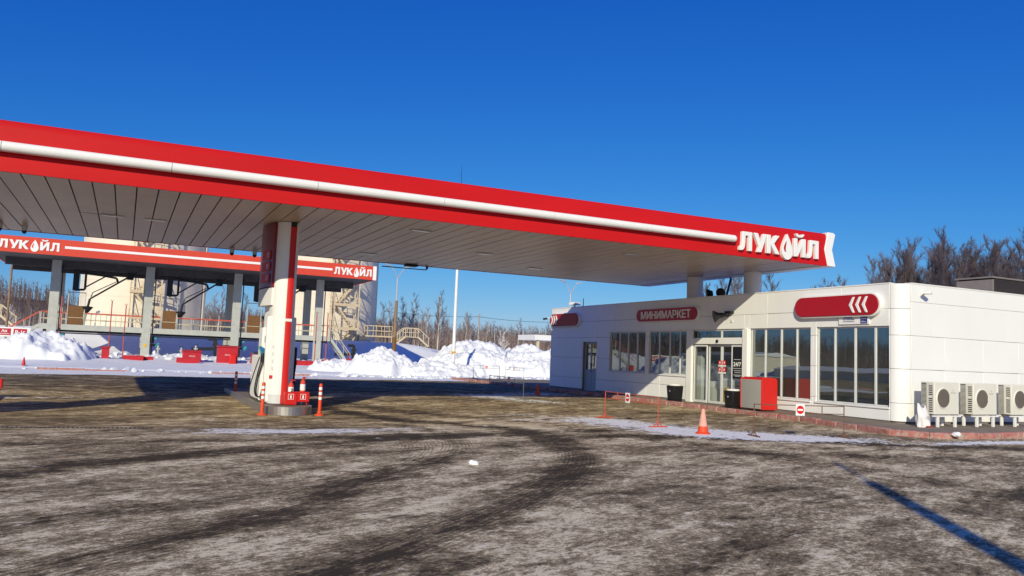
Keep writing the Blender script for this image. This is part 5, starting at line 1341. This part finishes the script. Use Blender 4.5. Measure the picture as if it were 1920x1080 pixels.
# ------------------------------------------------------------------ far kerb, snow heaps
kb = MB(); x = -30
while x < 18:
    L = rnd.uniform(1.6, 2.2); z = rnd.uniform(.06, .13)
    if rnd.random() < .38: kb.box(x, x + L - .03, 47.7 + .02 * x, 47.9 + .02 * x, -.2, z)
    x += L
o = kb.build('far_kerb', M['kerb']); tag(o, kind='structure')
def heap(x, y, rx, ry, h, rot, seed, label, rough=1.0):
    n = 84
    u = np.linspace(-1.25, 1.25, n); U, V_ = np.meshgrid(u, u)
    a, b = math.cos(rot), math.sin(rot)
    X = x + U * rx * a - V_ * ry * b; Y = y + U * rx * b + V_ * ry * a
    r = np.hypot(U, V_) + (fbm(X * .5 + seed, Y * .5, 3) - .5) * .7
    s = np.clip(1 - r, 0, 1); sh = s ** .85 * (1.35 - .35 * s)
    Z = h * sh * (0.80 + .40 * fbm(X * .55 + seed * 3, Y * .55, 3)) + rough * np.minimum(1, s * 4) * ((fbm(X * 1.5 + seed, Y * 1.5, 4) - .5) * .5 + np.abs(fbm(X * 2.6, Y * 2.6 + seed, 4) - .5) * .8 + (fbm(X * 5 + 9, Y * 5, 2) - .5) * .16 + np.floor(vnoise(X * 2.2 + seed, Y * 2.2) * 4) * .045)
    Z = Z - 0.22 * (1 - np.clip(s * 8, 0, 1)) + snow_h(X, Y)
    Vv = np.stack([X - x, Y - y, Z], -1).reshape(-1, 3); i = np.arange(n * n).reshape(n, n)
    F = np.stack([i[:-1, :-1], i[:-1, 1:], i[1:, 1:], i[1:, :-1]], -1).reshape(-1, 4)
    o = raw_mesh('snow_heap', Vv, F, M['snow'], smooth=True); o.location = (x, y, 0)
    tag(o, label, 'snow heap', 'ploughed snow heaps')
heap(-4.7, 59.5, 3.9, 3.0, 1.5, .0, 1, 'snow heap below the left rack stair, cut by a blue shadow on its right')
heap(-9.6, 59, 4.5, 3.0, 1.0, .1, 2, 'low snow heap at the left edge under the white notice board')
heap(16.0, 53.5, 3.2, 2.6, 1.45, .2, 3, 'sharp bright snow heap left of the lamp post and beside the small red box')
heap(18.9, 52.5, 3.6, 2.2, .85, .0, 4, 'low rubbly snow ridge between the bright heap and the white mast')
heap(13.3, 55, 2.2, 1.6, .45, .2, 5, 'low crumbled snow heap right of the price pillar')
heap(24.6, 57.5, 4.4, 3.0, 1.75, .2, 6, 'broad front snow heap just right of the white mast')
heap(29.8, 56, 4.4, 3.2, 1.7, .0, 7, 'front snow heap against the far end of the shop')
heap(30.0, 70, 5.8, 4.5, 2.35, .1, 8, 'tallest rear snow heap behind the white mast')
heap(35.2, 70, 4.8, 4.0, 2.2, .0, 9, 'rear snow heap in the middle of the ploughed row')
heap(36.5, 62, 4.4, 4.0, 2.3, .0, 10, 'rear snow heap nearest the shop below the grey awning')
# clods along the ploughed edge
cl = MB(); rs = np.random.RandomState(11)
def clod(x, y, r):
    z = max(zs(x, y), zy(x, y)); V = []
    for a in ((1, 0, 0), (-1, 0, 0), (0, 1, 0), (0, -1, 0), (0, 0, 1), (0, 0, -1), (.6, .6, .5), (-.6, .5, .5), (.5, -.6, .4), (-.6, -.6, .5)):
        k = rs.uniform(.75, 1.25); V.append((x + a[0] * r * k, y + a[1] * r * k, z + a[2] * r * k * .8))
    bm = bmesh.new(); vs = [bm.verts.new(v) for v in V]; bmesh.ops.convex_hull(bm, input=vs); bm.verts.ensure_lookup_table()
    bm.verts.index_update(); used = [v for v in bm.verts]; cl.add([v.co[:] for v in used], [tuple(v.index for v in f.verts) for f in bm.faces]); bm.free()
for i in range(420):
    u = rs.rand()
    if u < .35: x, y = rs.uniform(-10, 19), 48.6 + rs.normal(0, .5) + 0
    elif u < .7: x, y = rs.uniform(-2, 14), 63.2 + rs.normal(0, .9)
    else: x, y = rs.uniform(13, 30), 50.5 + rs.normal(0, 1.0)
    clod(x, y, abs(rs.normal(.07, .09)) + .04)
tag(cl.build('snow_clods', M['snow']), 'loose white snow clods strewn along the ploughed edges', 'snow clods', kind='stuff')

# ------------------------------------------------------------------ masts, lamps, poles
def hh(x, y): return zs(x, y)
e = empty('white_mast', 'tall white lightning mast with yellow ribbon rising behind the canopy', 'mast', (20.65, 52, .5))
MB().cyl((20.65, 52, 0), (20.65, 52, 7.4), .125, .10, 14).cyl((20.65, 52, 7.4), (20.65, 52, 13.6), .095, .06, 12).build('mast_tube', M['pole_white'], e)
MB().cyl((20.65, 52, 13.6), (20.65, 52, 15.0), .022, .01, 6).build('lightning_rod', M['dark_metal'], e)
MB().lathe([(.14, -.06), (.16, 0), (.14, .06)], (20.65, 52, 1.75), 12).bar((20.6, 51.88, 1.74), (20.25, 51.8, 1.62), .08, .03).bar((20.7, 51.88, 1.74), (20.95, 51.8, 1.68), .08, .03).build('yellow_ribbon', M['yellow'], e)
def ylamp(x, y, top, label, post=True):
    z = hh(x, y); e = empty('street_lamp', label, 'street lamp', (x, y, z), 'forked street lamps')
    MB().cyl((x, y, z - .3), (x, y, z + (top - z) * .28), .20, .19, 8).build('painted_base', M['mesh_brown'], e)
    MB().cyl((x, y, z + (top - z) * .28), (x, y, z + (top - z) * .66), .17, .14, 8).build('post', M['pole_brown'], e)
    MB().cyl((x, y, z + (top - z) * .66), (x, y, top - .9), .07, .06, 8).bar((x, y, top - .9), (x - .62, y - .15, top), .06).bar((x, y, top - .9), (x + .62, y + .15, top), .06).build('fork', M['galv'], e)
    for s in (-1, 1):
        a = Vector((x + .55 * s, y + .13 * s, top)); b = a + Vector((.75 * s, .18 * s, .18))
        MB().add([a + Vector((0, -.08, 0)), a + Vector((0, .08, 0)), b + Vector((0, .16, 0)), b + Vector((0, -.16, 0)), a + Vector((0, -.06, .10)), a + Vector((0, .06, .10)), b + Vector((0, .12, .12)), b + Vector((0, -.12, .12))], [(3, 2, 1, 0), (4, 5, 6, 7), (0, 1, 5, 4), (1, 2, 6, 5), (2, 3, 7, 6), (3, 0, 4, 7)]).build('lamp_head', M['galv'], e, bevel=.03)
ylamp(22.0, 70, 9.25, 'forked street lamp on a brown concrete post left of the white mast')
ylamp(35.6, 62, 8.3, 'forked street lamp rising behind the far end of the shop roof')
def gooselamp(x, y, top, r, label):
    z = hh(x, y); e = empty('lamp_post', label, 'street lamp', (x, y, z), 'plain lamp posts')
    MB().cyl((x, y, z - .3), (x, y, top - 1), r * 1.3, r, 8).tube([(x, y, top - 1), (x + .05, y, top - .3), (x + .15, y, top)], r * .6, 6).build('post', M['pole_brown'], e)
    MB().box(x + .05, x + .55, y - .12, y + .12, top - .05, top + .1).build('lamp_head', M['galv'], e, bevel=.03)
gooselamp(-9.1, 80, 9.2, .085, 'plain grey lamp post far left in front of the dark hill')
gooselamp(13.2, 110, 12.0, .13, 'thin lamp post seen between the two rack posts left of the pillar')
gooselamp(41, 110, 9.9, .13, 'thin lamp post among the birches right of the forked lamp')
def utility(x, y, top, label):
    z = hh(x, y); e = empty('utility_pole', label, 'utility pole', (x, y, z), 'wooden utility poles with wires')
    MB().cyl((x, y, z - .3), (x, y, top), .17, .12, 8).build('pole', M['concrete'], e)
    MB().box(x - .7, x + .7, y - .06, y + .06, top - .5, top - .38).build('crossarm', M['concrete'], e)
UP = [(51, 118, 8.2, 'pale utility pole at the wood edge just right of the white mast'), (67, 118, 8.0, 'pale utility pole at the wood edge near the middle of the snow heaps')]
for u in UP: utility(*u)
wv = MB()
for (x0, x1) in ((35, 51), (51, 67), (67, 83)):
    for dx in (-.6, .6):
        wv.tube([(x0 + (x1 - x0) * t / 6 + 0, 118 + dx * .1, 7.75 - 1.2 * (t / 6) * (1 - t / 6)) for t in range(7)], .025, 4)
e = tag(wv.build('overhead_wire', M['dark_metal']), 'thin overhead wires strung between the utility poles before the wood', 'wire')
# the post whose long shadow crosses the foreground
e = empty('forecourt_lamp', 'tall lamp post behind the camera whose shadow crosses the foreground', 'street lamp', (.36, -4.8, 0))
MB().cyl((.36, -4.8, -.3), (.36, -4.8, 7.3), .17, .12, 14).build('post', M['concrete'], e)
MB().bar((.36, -4.8, 7.25), (.66, -4.39, 7.75), .06).bar((.6, -4.47, 7.74), (1.0, -3.92, 7.84), .10, .06).build('lamp_head', M['galv'], e)
# step-over stairs on the bank
def stile(x, y, label, m):
    z = hh(x, y) - .1; e = empty('step_over_stair', label, 'stairs', (x, y, z), 'railed step-over stairs on the bank')
    MB().box(x - .75, x + .75, y, y + 1, z + .95, z + 1.03).build('platform', m, e)
    for s in (-1, 1):
        for yy in (y + .03, y + .97): MB().bar((x + s * .75, yy, z + 1.0), (x + s * 2.0, yy, z), .05, .18).build('stringer', m, e)
        fl = MB()
        for q in (.15, .4, .65, .9): fl.box(x + s * (.75 + 1.25 * q) - .13, x + s * (.75 + 1.25 * q) + .13, y + .06, y + .94, z + 1 - q - .02, z + 1 - q + .02)
        fl.build('tread', m, e)
        for yy in (y + .03, y + .97):
            MB().bar((x + s * .75, yy, z + 2.0), (x + s * 2.1, yy, z + .9), .07).build('stair_rail', m, e)
            for t in (0, .5, 1): MB().box(x + s * (.75 + 1.3 * t) - .035, x + s * (.75 + 1.3 * t) + .035, yy - .03, yy + .03, z + 1 - t, z + 1.98 - 1.06 * t).build('baluster', m, e)
    for yy in (y + .03, y + .97):
        MB().bar((x - .78, yy, z + 2.0), (x + .78, yy, z + 2.0), .07).build('top_rail', m, e); MB().bar((x - .78, yy, z + 1.5), (x + .78, yy, z + 1.5), .05).build('mid_rail', m, e)
        for t in (-.25, .25): MB().box(x + t - .03, x + t + .03, yy - .03, yy + .03, z + 1.03, z + 1.96).build('baluster', m, e)
stile(29.2, 86.5, 'white railed step-over stair on the snowy bank left of the white mast', M['wood'])
stile(-11.2, 86.5, 'pale railed step-over stair on the bank at the far left edge', M['wood'])
e = empty('grey_awning', 'flat grey awning on a post sticking out behind the far end of the shop', 'awning', (42, 77, 0))
MB().box(38.9, 46, 75, 79, 3.45, 4.0).build('awning_roof', M['white_sheet'], e)
MB().box(39.3, 39.55, 75.2, 75.45, -.2, 3.45).build('awning_post', M['wood'], e); MB().box(44.2, 44.45, 75.2, 75.45, -.2, 3.45).build('awning_post', M['wood'], e)
# long pale sheds far to the left, seen only as reflections in the shop windows
for i, (x0, x1, y0, y1, h) in enumerate(((-66, -56, 70, 100, 1.9), (-70, -58, 108, 128, 2.6))):
    z = hh((x0 + x1) / 2, (y0 + y1) / 2) - .3
    e = empty('long_shed', ('nearer', 'farther')[i] + ' long pale shed outside the left edge, mirrored in the shop windows', 'shed', (x0, y0, z), 'pale sheds left of the station')
    MB().box(x0, x1, y0, y1, z, z + h).build('shed_wall', M['tank'], e)
    MB().prism([(x0 - .4, z + h), (x1 + .4, z + h), ((x0 + x1) / 2, z + h + .7)], (0, y1 + .3, 0), (1, 0, 0), (0, 0, 1), y1 - y0 + .6).build('shed_roof', M['snow'], e)

# ------------------------------------------------------------------ bare trees
def bare_tree(seed, h, spread, lean=0, n1=20, n2=7, n3=7, base=.18, r0=.16, up=1.0, m=('bark', 'twig'), tw=.011):
    rs = np.random.RandomState(seed)
    tv, tf, cv, cf = [], [], [], []
    def tube(vs, fs, pts, rad, n):
        k0 = len(vs)
        for i, p in enumerate(pts):
            d = (pts[min(i + 1, len(pts) - 1)] - pts[max(i - 1, 0)]); d = d / (np.linalg.norm(d) + 1e-9)
            a = np.cross(d, (0.31, .95, .05)); a /= np.linalg.norm(a) + 1e-9; b = np.cross(d, a)
            for j in range(n): t = 2 * math.pi * j / n; vs.append(p + (a * math.cos(t) + b * math.sin(t)) * rad[i])
        for i in range(len(pts) - 1):
            for j in range(n): fs.append((k0 + i * n + j, k0 + i * n + (j + 1) % n, k0 + (i + 1) * n + (j + 1) % n, k0 + (i + 1) * n + j))
    def grow(p, d, L, k, wob):
        pts = [p]; 
        for i in range(k):
            d = d + rs.normal(0, wob, 3) + np.array((0, 0, .07 * up)); d /= np.linalg.norm(d); p = p + d * L / k; pts.append(p)
        return pts
    tr = grow(np.array((0, 0, -.3)), np.array((lean, lean * .5, 1.)), h * .93, 9, .05)
    rad = [r0 * (1 - .88 * (i / 9)) * (1.25 if i == 0 else 1) for i in range(10)]
    tube(tv, tf, tr, rad, 7)
    T = np.array(tr)
    for i in range(n1):
        t = base + (1 - base) * (i + rs.rand()) / n1
        f = t * 9; k = min(int(f), 8); p = T[k] * (1 - (f - k)) + T[k + 1] * (f - k)
        a = rs.uniform(0, 2 * math.pi); el = rs.uniform(.75, 1.35) * up
        d = np.array((math.cos(a), math.sin(a), el * 1.25)); d /= np.linalg.norm(d)
        L = spread * h * (1.1 - .75 * t) * rs.uniform(.7, 1.15)
        b1 = grow(p, d, L, 5, .12); rb = max(.014, r0 * .26 * (1 - t * .6))
        tube(tv, tf, b1, [rb * (1 - .85 * q / 5) for q in range(6)], 4)
        B = np.array(b1)
        for j in range(n2):
            t2 = .22 + .78 * (j + rs.rand()) / n2; f2 = t2 * 5; k2 = min(int(f2), 4); p2 = B[k2] * (1 - (f2 - k2)) + B[k2 + 1] * (f2 - k2)
            d2 = (B[k2 + 1] - B[k2]); d2 /= np.linalg.norm(d2); d2 = d2 + rs.normal(0, .36, 3) + np.array((0, 0, .22 * up)); d2 /= np.linalg.norm(d2)
            b2 = grow(p2, d2, L * .46 * rs.uniform(.5, 1.2), 3, .10)
            tube(cv, cf, b2, [tw * 1.8, tw * 1.5, tw * 1.2, tw * .8], 3)
            C = np.array(b2)
            for q in range(n3):
                t3 = rs.uniform(.15, 1); f3 = t3 * 3; k3 = min(int(f3), 2); p3 = C[k3] * (1 - (f3 - k3)) + C[k3 + 1] * (f3 - k3)
                d3 = C[k3 + 1] - C[k3]; d3 /= np.linalg.norm(d3); d3 = d3 + rs.normal(0, .36, 3) + np.array((0, 0, .2 * up)); d3 /= np.linalg.norm(d3)
                l3 = L * .27 * rs.uniform(.5, 1.2)
                b3 = [p3, p3 + d3 * l3 * .5, p3 + d3 * l3 + rs.normal(0, .04, 3)]
                tube(cv, cf, b3, [tw, tw * .8, tw * .5], 3)
    return tv, tf, cv, cf
def make_tree(seed, label, group, loc, name='bare_tree', m=('bark', 'twig'), **kw):
    tv, tf, cv, cf = bare_tree(seed, m=m, **kw)
    e = empty(name, label, 'tree', loc, group)
    raw_mesh('trunk', tv, tf, M[m[0]], e, smooth=True); raw_mesh('crown', cv, cf, M[m[1]], e)
    return e
# tall poplars behind the shop
rs = np.random.RandomState(21)
G1 = 'tall bare trees behind the shop'; LB1 = 'tall bare upright tree in the row behind the shop roof'
protos = [make_tree(31 + i, LB1, G1, (0, 0, 0), h=14.5 + i * .6, spread=.24, n1=34, n2=11, n3=10, base=.10, r0=.15, up=1.45, tw=.008) for i in range(5)]
def px_ground(px, depth):
    """bearing of a photo column -> point at that distance"""
    d = _f * 1500 + _r * (px - 960); d.z = 0; d.normalize()
    return d * depth
k = 0
row = [(1338, 112, .88), (1352, 105, .85), (1368, 112, .95), (1388, 115, .95), (1436, 114, .86), (1449, 118, .8), (1462, 122, .76), (1480, 120, .74), (1500, 125, .76), (1518, 118, .76), (1535, 120, .82), (1548, 118, .8), (1560, 112, .84), (1583, 116, .86), (1600, 122, .78)]
row += [(1628 + 4.8 * i + rs.uniform(-6, 6), rs.uniform(98, 120), min(1.06, .80 + .035 * i * .6) + rs.uniform(-.12, .05)) for i in range(72)]
for px, dd, sc in row:
    p = px_ground(px, dd); pr = protos[k % 5]
    if k < 5: t = pr
    else: t = copy_tree(pr, (0, 0, 0))
    t.location = (p.x, p.y, .2); t.rotation_euler = (0, 0, rs.uniform(0, 6)); t.scale = (sc * rs.uniform(.9, 1.15), sc * rs.uniform(.9, 1.15), sc)
    k += 1
# birches and aspens along the wood edge
G2 = 'bare trees at the edge of the wood'; LB2 = 'slim pale bare tree at the edge of the far wood'
protos2 = [make_tree(51 + i, LB2, G2, (0, 0, 0), name='birch_tree' if i < 2 else 'bare_tree', m=(('birch', 'twig_pale'), ('birch', 'twig'), ('bark', 'twig_pale'), ('bark', 'twig'))[i], h=9 + .7 * i, spread=.24, n1=22, n2=8, n3=7, base=.25, r0=.10, up=1.1, tw=.0065) for i in range(4)]
spots = [(384, 120, 1.05), (412, 128, .9), (432, 135, .9), (452, 130, .8), (757, 105, .84), (773, 112, .92), (744, 116, .78), (724, 120, .75), (802, 110, .80), (824, 104, .90), (836, 116, .72), (712, 132, .7)]
spots += [(rs.uniform(705, 1030), rs.uniform(120, 150), rs.uniform(.45, .8)) for i in range(34)] + [(rs.uniform(375, 470), rs.uniform(130, 150), rs.uniform(.5, .85)) for i in range(12)] + [(rs.uniform(0, 120), rs.uniform(105, 150), rs.uniform(.35, .6)) for i in range(9)]
for k, (px, dd, sc) in enumerate(spots):
    p = px_ground(px, dd); pr = protos2[k % 4]
    t = pr if k < 4 else copy_tree(pr, (0, 0, 0))
    t.location = (p.x, p.y, hh(p.x, p.y) - .1); t.rotation_euler = (0, 0, rs.uniform(0, 6)); t.scale = (sc * rs.uniform(.9, 1.2), sc * rs.uniform(.9, 1.2), sc)
p = px_ground(22, 92)
make_tree(71, 'frosted pale bush on the bank at the left below the hill', None, (p.x, p.y, hh(p.x, p.y) - .2), name='frosted_bush', m=('frost', 'frost'), h=2.6, spread=.42, n1=14, n2=6, n3=5, base=.05, r0=.05, tw=.014)
p = px_ground(948, 108)
make_tree(72, 'frosted white shrub behind the snow heaps left of the shop', None, (p.x, p.y, hh(p.x, p.y) - .2), name='frosted_bush', m=('frost', 'frost'), h=4.2, spread=.36, n1=15, n2=6, n3=5, base=.05, r0=.06, tw=.014)
